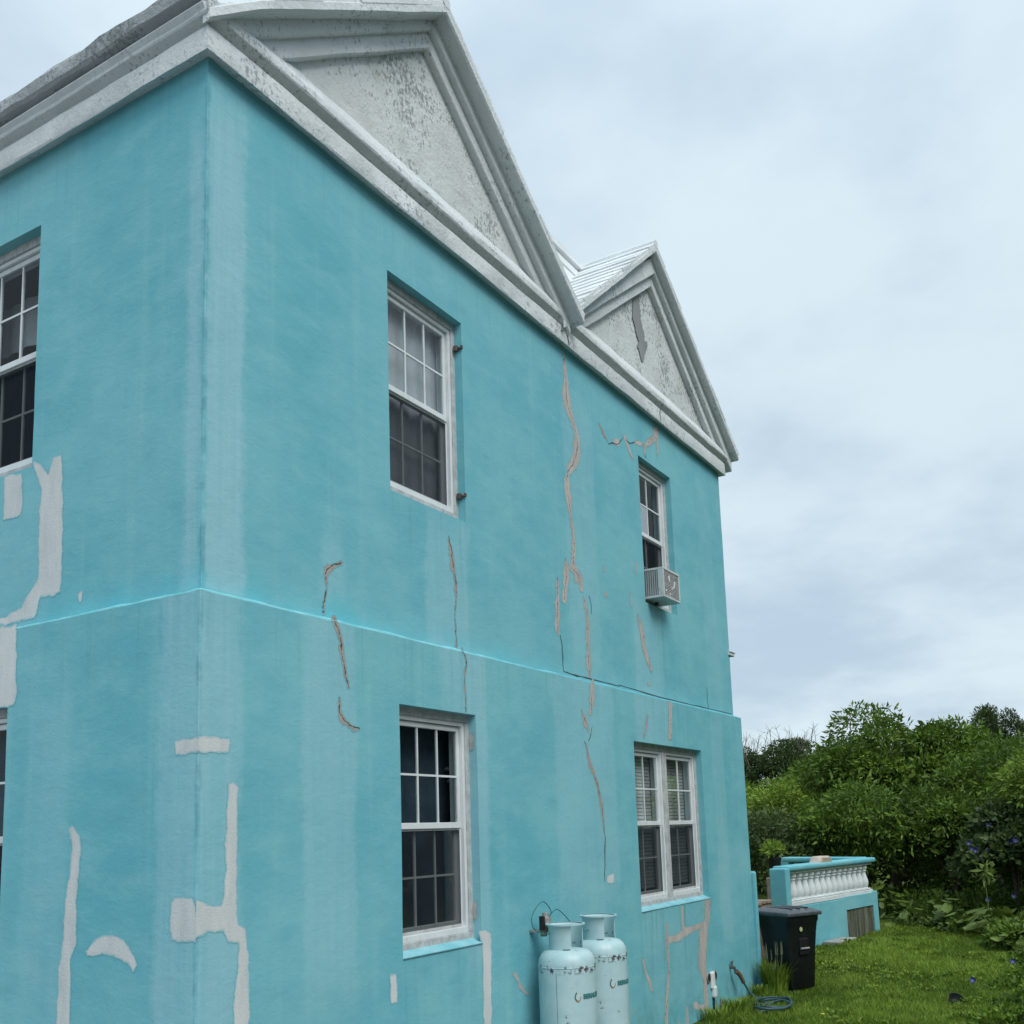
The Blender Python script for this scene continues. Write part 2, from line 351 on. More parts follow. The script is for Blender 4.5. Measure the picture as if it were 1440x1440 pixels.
# ------------------------------------------------------------------ ground
def ground_z(x, y):
    d = max(0.0, min(1.0, (math.hypot(max(0, x - 8) , max(0, -.6 - y)) ) / 2.0))
    return d * (.05 * noise.noise(Vector((x * .45, y * .45, 3.1))) + .025 * noise.noise(Vector((x * 1.7, y * 1.7, 8.1)))) - .01
def ground_mat():
    t = NT('lawn_soil'); P = t.P
    c = t.mix(t.ramp(t.noise(P, .8, 4, .6), .35, .65), (.06, .10, .014), (.11, .155, .024))
    c = t.mix(t.math('MULTIPLY', t.ramp(t.noise(P, 9, 5, .7), .5, .7), .5), c, (.035, .045, .016))
    sp = t.N('ShaderNodeSeparateXYZ'); t.L(P, sp.inputs[0])     # unseen gravel added round the near corner to keep bounced light neutral
    gv = t.mix(t.ramp(t.noise(P, 40, 5, .6), .3, .7), (.17, .165, .155), (.27, .265, .25))
    c = t.mix(t.ramp(t.math('ADD', sp.outputs[0], t.noise(P, 1.5, 3, .5)), 4.9, 4.5), c, gv)
    t.pbr(c, .95, 0, t.bump(t.noise(P, 30, 5, .7), 1.0, .03), .1); return t.m
def build_ground():
    def line(fine0, fine1, step, lo, hi):
        a = list(np.arange(fine0, fine1 + 1e-6, step)); b = [lo, lo * .5, lo * .25, fine0 - 6, fine0 - 2]; c = [fine1 + 2, fine1 + 6, hi * .3, hi * .55, hi]
        return b + a + c
    xs = line(-6, 26, .25, -400, 400); ys = line(-8, 8, .25, -400, 400)
    V = [(x, y, ground_z(x, y)) for y in ys for x in xs]; n = len(xs)
    F = [(j*n+i, j*n+i+1, (j+1)*n+i+1, (j+1)*n+i) for j in range(len(ys)-1) for i in range(n-1)]
    o = mesh_np('lawn', V, F, None, ground_mat(), None, True); tag(o, kind='structure')
build_ground()

# ------------------------------------------------------------------ house
house = empty('house'); tag(house, 'two storey turquoise plastered house with twin white gables, cracks and filler patches', 'house')
LO = .065; RX = 7.735; LY = 7.0
ZT, ZL0, ZL1 = 5.93, 3.013, 2.985
WIN = {  # wall, u0, u1, z0, z1
 'w2': ('R', 'U', 1.497, 2.345, 3.925, 5.393), 'w4': ('R', 'U', 5.403, 6.207, 3.909, 5.363),
 'w1': ('R', 'L', 1.47, 2.305, 1.105, 2.575), 'w3': ('R', 'L', 4.83, 6.472, 1.093, 2.552),
 'w0': ('L', 'U', -2.235, -1.385, 3.928, 5.406), 'w5': ('L', 'L', -2.265, -1.418, 1.10, 2.56)}
DEPTH = .062
def wall_pt(side, s, z, off):
    """a point of the plaster surface; s = x on the right wall, -y on the left one"""
    if side == 'R':
        k = .3; x = s if s >= k else s * (k + off) / k - off
        p = Vector((x, -off, z)); nrm = Vector((0, -1, 0))
    else:
        k = -.3; y = -s if s <= k else -s * (.3 + off) / .3 - off
        p = Vector((-off, y, z)); nrm = Vector((-1, 0, 0))
    q = Vector((p.x * 1.3, p.y * 1.3, z * 1.3))
    d = .0042 * noise.noise(q) + .0016 * noise.noise(q * 5)
    if abs(s) < 1e-6: return p + Vector((.0022 - d, .0022 - d, 0))
    return p + nrm * d
def grid_lines(a, b, step, extra):
    L = set(np.round(np.arange(a, b, step), 4)) | {a, b}
    L = sorted(x for x in L if all(abs(x - e) > .018 for e in extra if e not in (a, b)) or x in (a, b))
    return sorted(set(L) | {e for e in extra if a <= e <= b})
def storey(level):
    off = 0.0 if level == 'U' else LO; z0, z1 = (ZL0 - .004, ZT) if level == 'U' else (-.3, ZL1)
    mb = MB(); idx = {}
    def vid(side, s, z):
        p = wall_pt(side, s, z, off); key = (round(p.x, 5), round(p.y, 5), round(p.z, 5))
        if key not in idx: idx[key] = len(mb.v); mb.v.append(tuple(p))
        return idx[key]
    for side, a, b, step in (('R', 0.0, RX + off, .06), ('L', -LY, 0.0, .08)):
        ws = [w for w in WIN.values() if w[0] == side and w[1] == level]
        zs = grid_lines(z0, z1, .06, [v for w in ws for v in w[4:6]])
        ss = grid_lines(a, b, step, [v for w in ws for v in w[2:4]] + [.004, .03, -.004, -.03])
        hole = lambda s, z: any(w[2] < s < w[3] and w[4] < z < w[5] for w in ws)
        for i in range(len(ss) - 1):
            for j in range(len(zs) - 1):
                sm, zm = (ss[i] + ss[i+1]) / 2, (zs[j] + zs[j+1]) / 2
                if hole(sm, zm): continue
                mb.f.append((vid(side, ss[i], zs[j]), vid(side, ss[i+1], zs[j]), vid(side, ss[i+1], zs[j+1]), vid(side, ss[i], zs[j+1])))
        inn = Vector((0, DEPTH, 0)) if side == 'R' else Vector((DEPTH, 0, 0))
        for w in ws:   # the reveals turn the plaster into the openings
            sl = [s for s in ss if w[2] <= s <= w[3]]; zl = [z for z in zs if w[4] <= z <= w[5]]
            ring = [(s, w[4]) for s in sl] + [(w[3], z) for z in zl[1:]] + [(s, w[5]) for s in sl[::-1][1:]] + [(w[2], z) for z in zl[::-1][1:]]
            for k in range(len(ring) - 1):
                A = wall_pt(side, *ring[k], off); B = wall_pt(side, *ring[k+1], off)
                dz0 = Vector((0, 0, .012)) if ring[k][1] == w[4] else Vector()
                dz1 = Vector((0, 0, .012)) if ring[k+1][1] == w[4] else Vector()
                mb.add([A, B, B + inn * 1.3 + dz1, A + inn * 1.3 + dz0], [(0, 1, 2, 3)])
    # far side and back, plain
    o2 = off
    mb.add([(RX+o2, -o2, z0), (RX+o2, LY, z0), (RX+o2, LY, z1), (RX+o2, -o2, z1)], [(0, 1, 2, 3)])
    mb.add([(-o2, LY, z0), (RX+o2, LY, z0), (RX+o2, LY, z1), (-o2, LY, z1)], [(0, 1, 2, 3)])
    o = mb.build('upper_wall' if level == 'U' else 'lower_wall', WALL, house, smooth=True, recalc=False)
    return o
storey('U'); storey('L')
def build_ledge():
    mb = MB(); pts = []
    path = [('L', -s) for s in np.arange(LY, 0.01, -.06)] + [('R', 0.0)] + [('R', s) for s in np.arange(.06, RX + .001, .06)] + [('R', RX)]
    for side, s in path:
        nn = noise.noise(Vector((s * 5.1, 2.2, .3))) * .007 + noise.noise(Vector((s * 17, 7.2, .3))) * .004
        a = wall_pt(side, s, ZL0 + nn, -.004); b = wall_pt(side, s, (ZL0 + ZL1) / 2 + .001 + nn, LO * .55); c = wall_pt(side, s, ZL1 + .002 + nn * .6, LO + .002); d = wall_pt(side, s, ZL1 - .02, LO - .004)
        pts.append((a, b, c, d))
    for P in pts: mb.v += [tuple(p) for p in P]
    for i in range(len(pts) - 1):
        for k in range(3): mb.f.append((i*4+k, i*4+k+1, (i+1)*4+k+1, (i+1)*4+k))
    x = RX; mb.add([(x, 0, ZL0), (x + LO, -LO, ZL1), (x + LO, LY, ZL1), (x, LY, ZL0)], [(0, 1, 2, 3)])
    mb.build('ledge', LEDGE, house, smooth='all', recalc=False)
build_ledge()

# outlines in metres: (s, z) on the right (R) or left (L) wall, upper (U) or lower (L) storey
WHITE = [('LU', [(-1.386, 3.952), (-1.354, 3.962), (-1.23, 3.856), (-1.198, 3.931), (-1.109, 3.943), (-1.083, 3.548), (-1.08, 3.256), (-1.085, 3.151), (-1.16, 3.136), (-1.254, 3.15), (-1.3, 3.044), (-1.492, 3.036), (-1.647, 3.036), (-1.65, 3.085), (-1.562, 3.093), (-1.433, 3.122), (-1.373, 3.194), (-1.292, 3.263), (-1.3, 3.589), (-1.295, 3.766)]), ('LU', [(-1.652, 3.932), (-1.471, 3.915), (-1.452, 3.715), (-1.47, 3.651), (-1.531, 3.644), (-1.633, 3.659)]), ('LL', [(-1.572, 3.01), (-1.366, 3.007), (-1.354, 2.837), (-1.341, 2.602), (-1.365, 2.555), (-1.412, 2.554), (-1.54, 2.549)]), ('LU', [(-0.938, 3.129), (-0.899, 3.136), (-0.894, 3.103), (-0.911, 3.064), (-0.932, 3.079)]), ('LL', [(-0.097, 2.277), (0.0, 2.282), (0.056, 2.282), (0.057, 2.205), (-0.014, 2.205), (-0.095, 2.199)]), ('RL', [(-0.067, 2.282), (0.029, 2.29), (0.126, 2.291), (0.136, 2.263), (0.132, 2.22), (0.105, 2.205), (0.016, 2.208), (-0.066, 2.208)]), ('LL', [(0.053, 1.353), (-0.043, 1.349), (-0.094, 1.353), (-0.116, 1.398), (-0.108, 1.527), (-0.076, 1.552), (0.049, 1.555)]), ('RL', [(-0.072, 1.554), (-0.033, 1.534), (-0.002, 1.513), (0.084, 1.507), (0.1, 1.598), (0.104, 1.686), (0.102, 1.807), (0.11, 1.985), (0.118, 2.064), (0.151, 2.084), (0.187, 2.06), (0.186, 1.682), (0.193, 1.405), (0.242, 1.395), (0.266, 1.2), (0.269, 0.894), (0.161, 0.914), (0.169, 1.136), (0.188, 1.21), (0.186, 1.318), (0.13, 1.33), (0.1, 1.381), (-0.0, 1.386), (-0.069, 1.354)]), ('LL', [(-0.866, 1.886), (-0.832, 1.908), (-0.767, 1.842), (-0.756, 1.795), (-0.768, 1.667), (-0.781, 1.551), (-0.775, 1.333), (-0.813, 1.241), (-0.808, 0.891), (-0.922, 0.883), (-0.913, 1.203), (-0.891, 1.318), (-0.874, 1.55), (-0.846, 1.667), (-0.833, 1.784)]), ('LL', [(-0.711, 1.289), (-0.645, 1.342), (-0.575, 1.365), (-0.506, 1.369), (-0.419, 1.348), (-0.349, 1.279), (-0.323, 1.236), (-0.35, 1.194), (-0.39, 1.228), (-0.484, 1.263), (-0.589, 1.276), (-0.686, 1.256)]), ('RL', [(1.341, 1.018), (1.407, 1.017), (1.416, 0.859), (1.344, 0.862)]), ('RL', [(2.26, 1.175), (2.354, 1.18), (2.421, 1.146), (2.397, 0.531), (2.296, 0.548), (2.306, 1.077)]), ('RL', [(4.172, 1.427), (4.306, 1.437), (4.311, 1.357), (4.178, 1.359)])]
GREY = [('RL', [(6.328, 1.092), (6.505, 1.079), (6.45, 0.892), (6.406, 0.836), (6.316, 0.608), (6.288, 0.474), (6.29, 0.279), (6.251, -0.157), (6.164, -0.142), (6.176, 0.334), (6.056, 0.474), (6.13, 0.803), (6.291, 0.866)]), ('RL', [(5.351, 0.842), (5.568, 0.824), (5.751, 0.868), (6.042, 0.869), (6.408, 0.886), (6.399, 0.833), (6.142, 0.812), (5.87, 0.79), (5.607, 0.752), (5.363, 0.756)]), ('RL', [(5.328, 0.953), (5.38, 0.948), (5.378, 0.694), (5.379, 0.496), (5.301, 0.275), (5.27, 0.016), (5.188, 0.031), (5.227, 0.286), (5.333, 0.538), (5.306, 0.757)]), ('RL', [(5.705, 1.073), (5.766, 1.069), (5.761, 0.895), (5.824, 0.833), (5.697, 0.845), (5.687, 0.883)]), ('RL', [(4.772, 0.703), (4.828, 0.705), (4.862, 0.598), (4.949, 0.518), (4.996, 0.399), (4.955, 0.393), (4.858, 0.527)]), ('RL', [(5.88, 0.172), (5.96, 0.178), (6.034, 0.135), (6.222, 0.11), (6.244, 0.07), (6.076, 0.062), (5.893, 0.12)]), ('RL', [(5.697, 0.163), (5.764, 0.168), (5.749, -0.069), (5.66, -0.053)]), ('RL', [(5.49, 0.076), (5.528, 0.069), (5.524, -0.029), (5.466, -0.019)]), ('RL', [(2.675, 0.87), (2.72, 0.864), (2.751, 0.831), (2.768, 0.79), (2.824, 0.74), (2.908, 0.691), (2.894, 0.68), (2.847, 0.69), (2.745, 0.748), (2.728, 0.789), (2.673, 0.841)]), ('RU', [(4.834, 5.344), (4.945, 5.388), (4.996, 5.358), (4.973, 5.31), (4.823, 5.289)]), ('RU', [(5.052, 5.452), (5.114, 5.476), (5.198, 5.393), (5.296, 5.299), (5.254, 5.266), (5.147, 5.356)]), ('RU', [(5.828, 5.802), (5.995, 5.858), (5.955, 5.723), (5.923, 5.514), (5.875, 5.478), (5.888, 5.657), (5.735, 5.564), (5.615, 5.5), (5.605, 5.416), (5.558, 5.405), (5.553, 5.489), (5.323, 5.449), (5.317, 5.481), (5.454, 5.529), (5.558, 5.525), (5.704, 5.641), (5.815, 5.699)]), ('RU', [(5.179, 3.763), (5.234, 3.753), (5.328, 3.651), (5.354, 3.49), (5.435, 3.36), (5.492, 3.261), (5.453, 3.226), (5.351, 3.326), (5.273, 3.432), (5.242, 3.544)]), ('RU', [(5.349, 3.13), (5.425, 3.143), (5.414, 3.104), (5.351, 3.102)]), ('RU', [(5.046, 3.93), (5.085, 3.937), (5.096, 3.8), (5.052, 3.797)]), ('RU', [(5.204, 4.255), (5.244, 4.264), (5.23, 4.142), (5.197, 4.147)]), ('RU', [(4.512, 3.848), (4.573, 3.859), (4.577, 3.803), (4.516, 3.787)]), ('RU', [(4.512, 4.085), (4.546, 4.085), (4.539, 4.017), (4.505, 4.019)]), ('RL', [(5.153, 2.835), (5.181, 2.797), (5.148, 2.704), (5.067, 2.583), (5.03, 2.589), (5.106, 2.723)]), ('RL', [(5.676, 2.989), (5.781, 2.978), (5.71, 2.603), (5.606, 2.604), (5.67, 2.818)]), ('RL', [(6.603, 0.095), (6.715, 0.03), (6.636, -0.182), (6.498, -0.158)])]
CRACKS = [('RU', [(3.899, 5.88), (3.928, 5.743), (3.938, 5.542), (3.953, 5.362), (4.019, 5.256), (4.085, 5.148), (4.105, 5.025), (4.031, 4.873), (3.916, 4.748), (3.88, 4.63), (3.911, 4.513), (3.932, 4.376), (3.966, 4.206), (3.961, 4.063), (3.922, 3.957)], [0.03, 0.04, 0.09, 0.12, 0.08, 0.09, 0.11, 0.1, 0.06, 0.09, 0.1, 0.04, 0.06, 0.07, 0.04]), ('RU', [(3.877, 3.935), (4.012, 3.888), (4.078, 3.786)], [0.05, 0.12, 0.06]), ('RU', [(3.809, 3.985), (3.805, 3.855), (3.752, 3.638)], [0.03, 0.09, 0.07]), ('RU', [(3.655, 3.802), (3.636, 3.606), (3.611, 3.442), (3.627, 3.345)], [0.02, 0.06, 0.09, 0.05]), ('RU', [(4.101, 3.722), (4.163, 3.553), (4.15, 3.32), (4.148, 3.153), (4.152, 3.049)], [0.03, 0.06, 0.06, 0.08, 0.04]), ('RL', [(4.073, 2.989), (4.048, 2.868), (4.022, 2.734)], [0.05, 0.09, 0.04]), ('RL', [(3.86, 2.731), (3.918, 2.656), (3.963, 2.579)], [0.03, 0.07, 0.03]), ('RL', [(3.893, 2.49), (3.954, 2.34), (4.065, 2.172), (4.136, 1.973), (4.165, 1.744)], [0.03, 0.06, 0.05, 0.06, 0.02]), ('RU', [(2.121, 3.783), (2.154, 3.662), (2.178, 3.53), (2.204, 3.433), (2.18, 3.226), (2.193, 3.03)], [0.012, 0.05, 0.055, 0.03, 0.02, 0.03]), ('RL', [(2.161, 2.993), (2.21, 2.922), (2.182, 2.819), (2.191, 2.688), (2.193, 2.59)], [0.03, 0.022, 0.025, 0.022, 0.012]), ('RU', [(1.024, 3.356), (0.907, 3.288), (0.892, 3.182), (0.87, 3.051), (0.876, 3.034)], [0.03, 0.05, 0.03, 0.03, 0.03]), ('RL', [(0.883, 2.999), (0.924, 2.926), (0.958, 2.805), (0.978, 2.71), (1.008, 2.622)], [0.045, 0.05, 0.045, 0.035, 0.025]), ('RL', [(0.935, 2.562), (0.93, 2.484), (0.985, 2.42), (1.091, 2.395)], [0.02, 0.045, 0.05, 0.02]), ('RU', [(4.556, 5.402), (4.653, 5.317), (4.742, 5.263)], [0.02, 0.05, 0.012])]
THIN = [('RU', [(4.742, 5.263), (4.824, 5.297), (4.938, 5.326), (5.077, 5.436)]), ('RU', [(5.132, 5.429), (5.225, 5.426), (5.335, 5.47)]), ('RU', [(5.589, 5.411), (5.597, 5.392)]), ('RU', [(3.659, 3.33), (3.689, 3.195), (3.689, 3.096), (3.698, 3.047)]), ('RU', [(3.697, 3.043), (3.895, 3.034), (4.092, 3.036), (4.736, 3.032)]), ('RU', [(4.716, 3.043), (5.755, 3.022), (6.811, 3.025), (7.685, 3.029)]), ('RL', [(4.178, 1.744), (4.158, 1.546), (4.128, 1.378)]), ('RU', [(0.64, 3.882), (0.644, 3.802), (0.655, 3.737), (0.603, 3.675)]), ('RU', [(2.278, 2.619), (2.28, 2.603)])]
# filler patches and cracks lie on the plaster
def on_wall(code, s, z, h):
    off = LO if code[1] == 'L' else 0.0
    if code[0] == 'R': p = Vector((s, -off, z)); q = Vector((p.x*1.3, p.y*1.3, z*1.3)); n = Vector((0, -1, 0))
    else: p = Vector((-off, -s, z)); q = Vector((p.x*1.3, p.y*1.3, z*1.3)); n = Vector((-1, 0, 0))
    d = .0042 * noise.noise(q) + .0016 * noise.noise(q * 5)
    return p + n * (d + h)
def seg_dist(X, Y, pts, closed):
    """distance of grid points to a polyline, with the parameter (0-1 along it) of the nearest point"""
    best = np.full(X.shape, 9.); par = np.zeros(X.shape); n = len(pts); m = n if closed else n - 1
    for i in range(m):
        ax, ay = pts[i]; bx, by = pts[(i + 1) % n]; dx, dy = bx - ax, by - ay; L2 = dx*dx + dy*dy + 1e-12
        t = np.clip(((X - ax) * dx + (Y - ay) * dy) / L2, 0, 1); d = np.hypot(X - ax - t*dx, Y - ay - t*dy)
        k = d < best; best = np.where(k, d, best); par = np.where(k, (i + t) / m, par)
    return best, par
def inside(X, Y, pts):
    r = np.zeros(X.shape, bool); n = len(pts)
    for i in range(n):
        ax, ay = pts[i]; bx, by = pts[(i + 1) % n]
        if ay == by: continue
        r ^= ((ay > Y) != (by > Y)) & (X < (bx - ax) * (Y - ay) / (by - ay) + ax)
    return r
def filler(code, pts, mat, name, widths=None, step=.010, warp=.010, crack=False, lift=.0012, parent=None):
    """a skin of filler smeared over the plaster: a polygon, or a stroke of varying width along a crack"""
    pts = [(.0682 if .05 < a < .07 and code == 'LL' else -.0682 if -.075 < a < -.05 and code == 'RL' else a, b) for a, b in pts]
    if widths: pts = [(p.x, p.y) for p in spline([(a, b, 0) for a, b in pts], 4)]
    A = np.array(pts); pad = .02 + (max(widths) if widths else 0) * .6
    lo, hi = A.min(0) - pad, A.max(0) + pad; corner = code[1] == 'L' and (A[:, 0].max() > .06 and code[0] == 'L' or A[:, 0].min() < -.06 and code[0] == 'R')
    if corner: 
        if code[0] == 'L': hi[0] = .0682
        else: lo[0] = -.0682
    xs = np.linspace(lo[0], hi[0], max(3, int((hi[0] - lo[0]) / step) + 1)); zs = np.linspace(lo[1], hi[1], max(3, int((hi[1] - lo[1]) / step) + 1))
    X, Y = np.meshgrid(xs, zs); nx = len(xs)
    N1 = np.array([[noise.noise(Vector((x * 13, z * 13, 3))) + .6 * noise.noise(Vector((x * 37, z * 37, 8))) for x in xs] for z in zs])
    N2 = np.array([[noise.noise(Vector((x * 15, z * 15, 13))) + .6 * noise.noise(Vector((x * 41, z * 41, 18))) for x in xs] for z in zs])
    WX, WY = X + N1 * warp, Y + N2 * warp
    if widths:
        d, t = seg_dist(WX, WY, pts, False); w = np.interp(t, np.linspace(0, 1, len(widths)), widths)
        E = w * .5 * (1 + .55 * N1) - d; Cd = seg_dist(X + N2 * warp * 1.3, Y + N1 * warp, pts, False)[0] if crack else np.full(X.shape, 1.)
    else:
        cp = pts if not corner else [(a + (.05 if a > .06 and code[0] == 'L' else -.05 if a < -.06 and code[0] == 'R' else 0), b) for a, b in pts]
        d, t = seg_dist(WX, WY, cp, True); E = np.where(inside(WX, WY, cp), d, -d); Cd = np.full(X.shape, 1.)
        if crack: Cd = np.abs(.012 + N1 * .01 - np.abs(E - .02)) + .002 * (1 + N2)
    keep = E > -.013; F = []; use = {}
    V = []; e_ = []; c_ = []
    def vid(j, i):
        if (j, i) not in use:
            q = min(1, max(0, E[j, i] / .02)); use[(j, i)] = len(V); V.append(tuple(on_wall(code, X[j, i], Y[j, i], lift + .0004 * q * q * (3 - 2 * q)))); e_.append(E[j, i]); c_.append(Cd[j, i])
        return use[(j, i)]
    for j in range(len(zs) - 1):
        for i in range(nx - 1):
            if keep[j, i] or keep[j, i+1] or keep[j+1, i] or keep[j+1, i+1]: F.append((vid(j, i), vid(j, i+1), vid(j+1, i+1), vid(j+1, i)))
    o = mesh_np(name, V, F, None, mat, parent or house, True)
    for nm, v in (('edge', e_), ('crack_distance', c_)): a = o.data.attributes.new(nm, 'FLOAT', 'POINT'); a.data.foreach_set('value', np.asarray(v, np.float32))
    return o
def strip(code, pts, widths, mat, name, h, jitter=.3, step=.035):
    """a ragged ribbon of filler along a crack"""
    C = spline([(p[0], p[1], 0) for p in pts], 6); m = len(C)
    wv = np.interp(np.linspace(0, len(widths) - 1, m), range(len(widths)), widths)
    C = [p + Vector((noise.noise(Vector((p.x * 14, p.y * 14, 1))) * .010 + noise.noise(Vector((p.x * 45, p.y * 45, 2))) * .006, 0, 0)) for p in C]
    Lp, Rp = [], []
    for i, p in enumerate(C):
        t = (C[min(i+1, m-1)] - C[max(i-1, 0)]).normalized(); nn = Vector((-t.y, t.x, 0))
        a = wv[i] * .5 * (1 + jitter * noise.noise(Vector((p.x * 9, p.y * 9, .2))) * 2); b = wv[i] * .5 * (1 + jitter * noise.noise(Vector((p.x * 9, p.y * 9, 9.2))) * 2)
        Lp.append(p + nn * a); Rp.append(p - nn * b)
    mb = MB(); 
    for l, r in zip(Lp, Rp):
        mb.v += [tuple(on_wall(code, l.x, l.y, -.005)), tuple(on_wall(code, l.x, l.y, h)), tuple(on_wall(code, r.x, r.y, h)), tuple(on_wall(code, r.x, r.y, -.005))]
    for i in range(m - 1):
        for k in range(3): mb.f.append((i*4+k, i*4+k+1, (i+1)*4+k+1, (i+1)*4+k))
    return mb.build(name, mat, house)
for c, p in WHITE: filler(c, p, PATCH, 'plaster_patch')
for c, p in GREY: filler(c, p, FILL, 'crack_filler', None, .008, .010, max(q[1] for q in p) - min(q[1] for q in p) > .25)
for c, p, w in CRACKS: filler(c, p, FILL if max(w) > .06 else FILLN, 'crack_filler', [x * (1.25 if max(w) > .06 else .95) for x in w], .007, .012, True)
for c, p in THIN:
    if p[0][0] > 1: strip(c, p, [.004, .009, .006, .003], CRACK, 'crack', .003, .9)
for c, p in (('RL', [(4.03, 2.62), (4.0, 2.56), (3.95, 2.50)]), ('RU', [(4.21, 3.75), (4.24, 3.68), (4.245, 3.6)]), ('RU', [(6.93, 3.25), (6.925, 3.12), (6.95, 3.03)])): strip(c, p, [.002, .006, .003], CRACK, 'crack', .003, .9)
# ------------------------------------------------------------------ cornice, swept round the corner
def sweep(name, prof, s0, s1, side, mat, amp=.006, dense=.09):
    """prof = [(projection, z)...]; mitred at the near corner (s = 0) and at the far corner of the right wall"""
    mb = MB(); ss = list(np.arange(s0, s1, dense)) + [s1]; k = len(prof)
    for s in ss:
        for j, (p, z) in enumerate(prof):
            e = min(1, abs(s) / .1); w = noise.noise(Vector((s * 2.3, j * 1.7, 4))) * amp + noise.noise(Vector((s * 9, j * 3.7, 9))) * amp * .5
            pp = p + w * .7; zz = z + w * e * .8
            if side == 'R':
                x = s
                if s < .3: x = s * (.3 + pp) / .3 - pp
                if s > s1 - .3: x = s + pp * (s - (s1 - .3)) / .3
                mb.v.append((x, -pp, zz))
            else:
                y = -s
                if s > -.3: y = -s * (.3 + pp) / .3 - pp
                mb.v.append((-pp, y, zz))
    n = len(ss)
    for i in range(n - 1):
        for j in range(k - 1): mb.f.append((i*k+j, (i+1)*k+j, (i+1)*k+j+1, i*k+j+1))
    if side == 'R':     # return along the far wall
        o = len(mb.v)
        for j, (p, z) in enumerate(prof): mb.v.append((s1 + p, LY, z))
        for j in range(k - 1): mb.f.append(((n-1)*k+j, o+j, o+j+1, (n-1)*k+j+1))
    me = mb.build(name, mat, house, smooth=True, recalc=False); me.data.set_sharp_from_angle(angle=math.radians(22))
    return me
sweep('cornice', [(-.05, 5.87), (.0, 5.868), (.064, 5.84), (.067, 5.85), (.066, 5.97), (.06, 5.985), (.045, 6.0), (.094, 6.035), (.098, 6.045), (.097, 6.085), (.088, 6.105), (.0, 6.25), (-.06, 6.27)], 0.0, RX, 'R', LIME)
sweep('cornice', [(-.05, 5.87), (.0, 5.868), (.064, 5.84), (.067, 5.85), (.066, 5.965), (.06, 5.98), (.045, 5.995), (.092, 6.02), (.097, 6.03), (.096, 6.075), (.085, 6.095), (.05, 6.105), (-.1, 6.11)], -LY, 0.0, 'L', LIME)
sweep('eave', [(-.1, 6.112), (.05, 6.125), (.122, 6.128), (.134, 6.14), (.14, 6.2), (.128, 6.225), (-.1, 6.40), (-.6, 6.77)], -LY, 0.0, 'L', ROUGH, .014, .07)

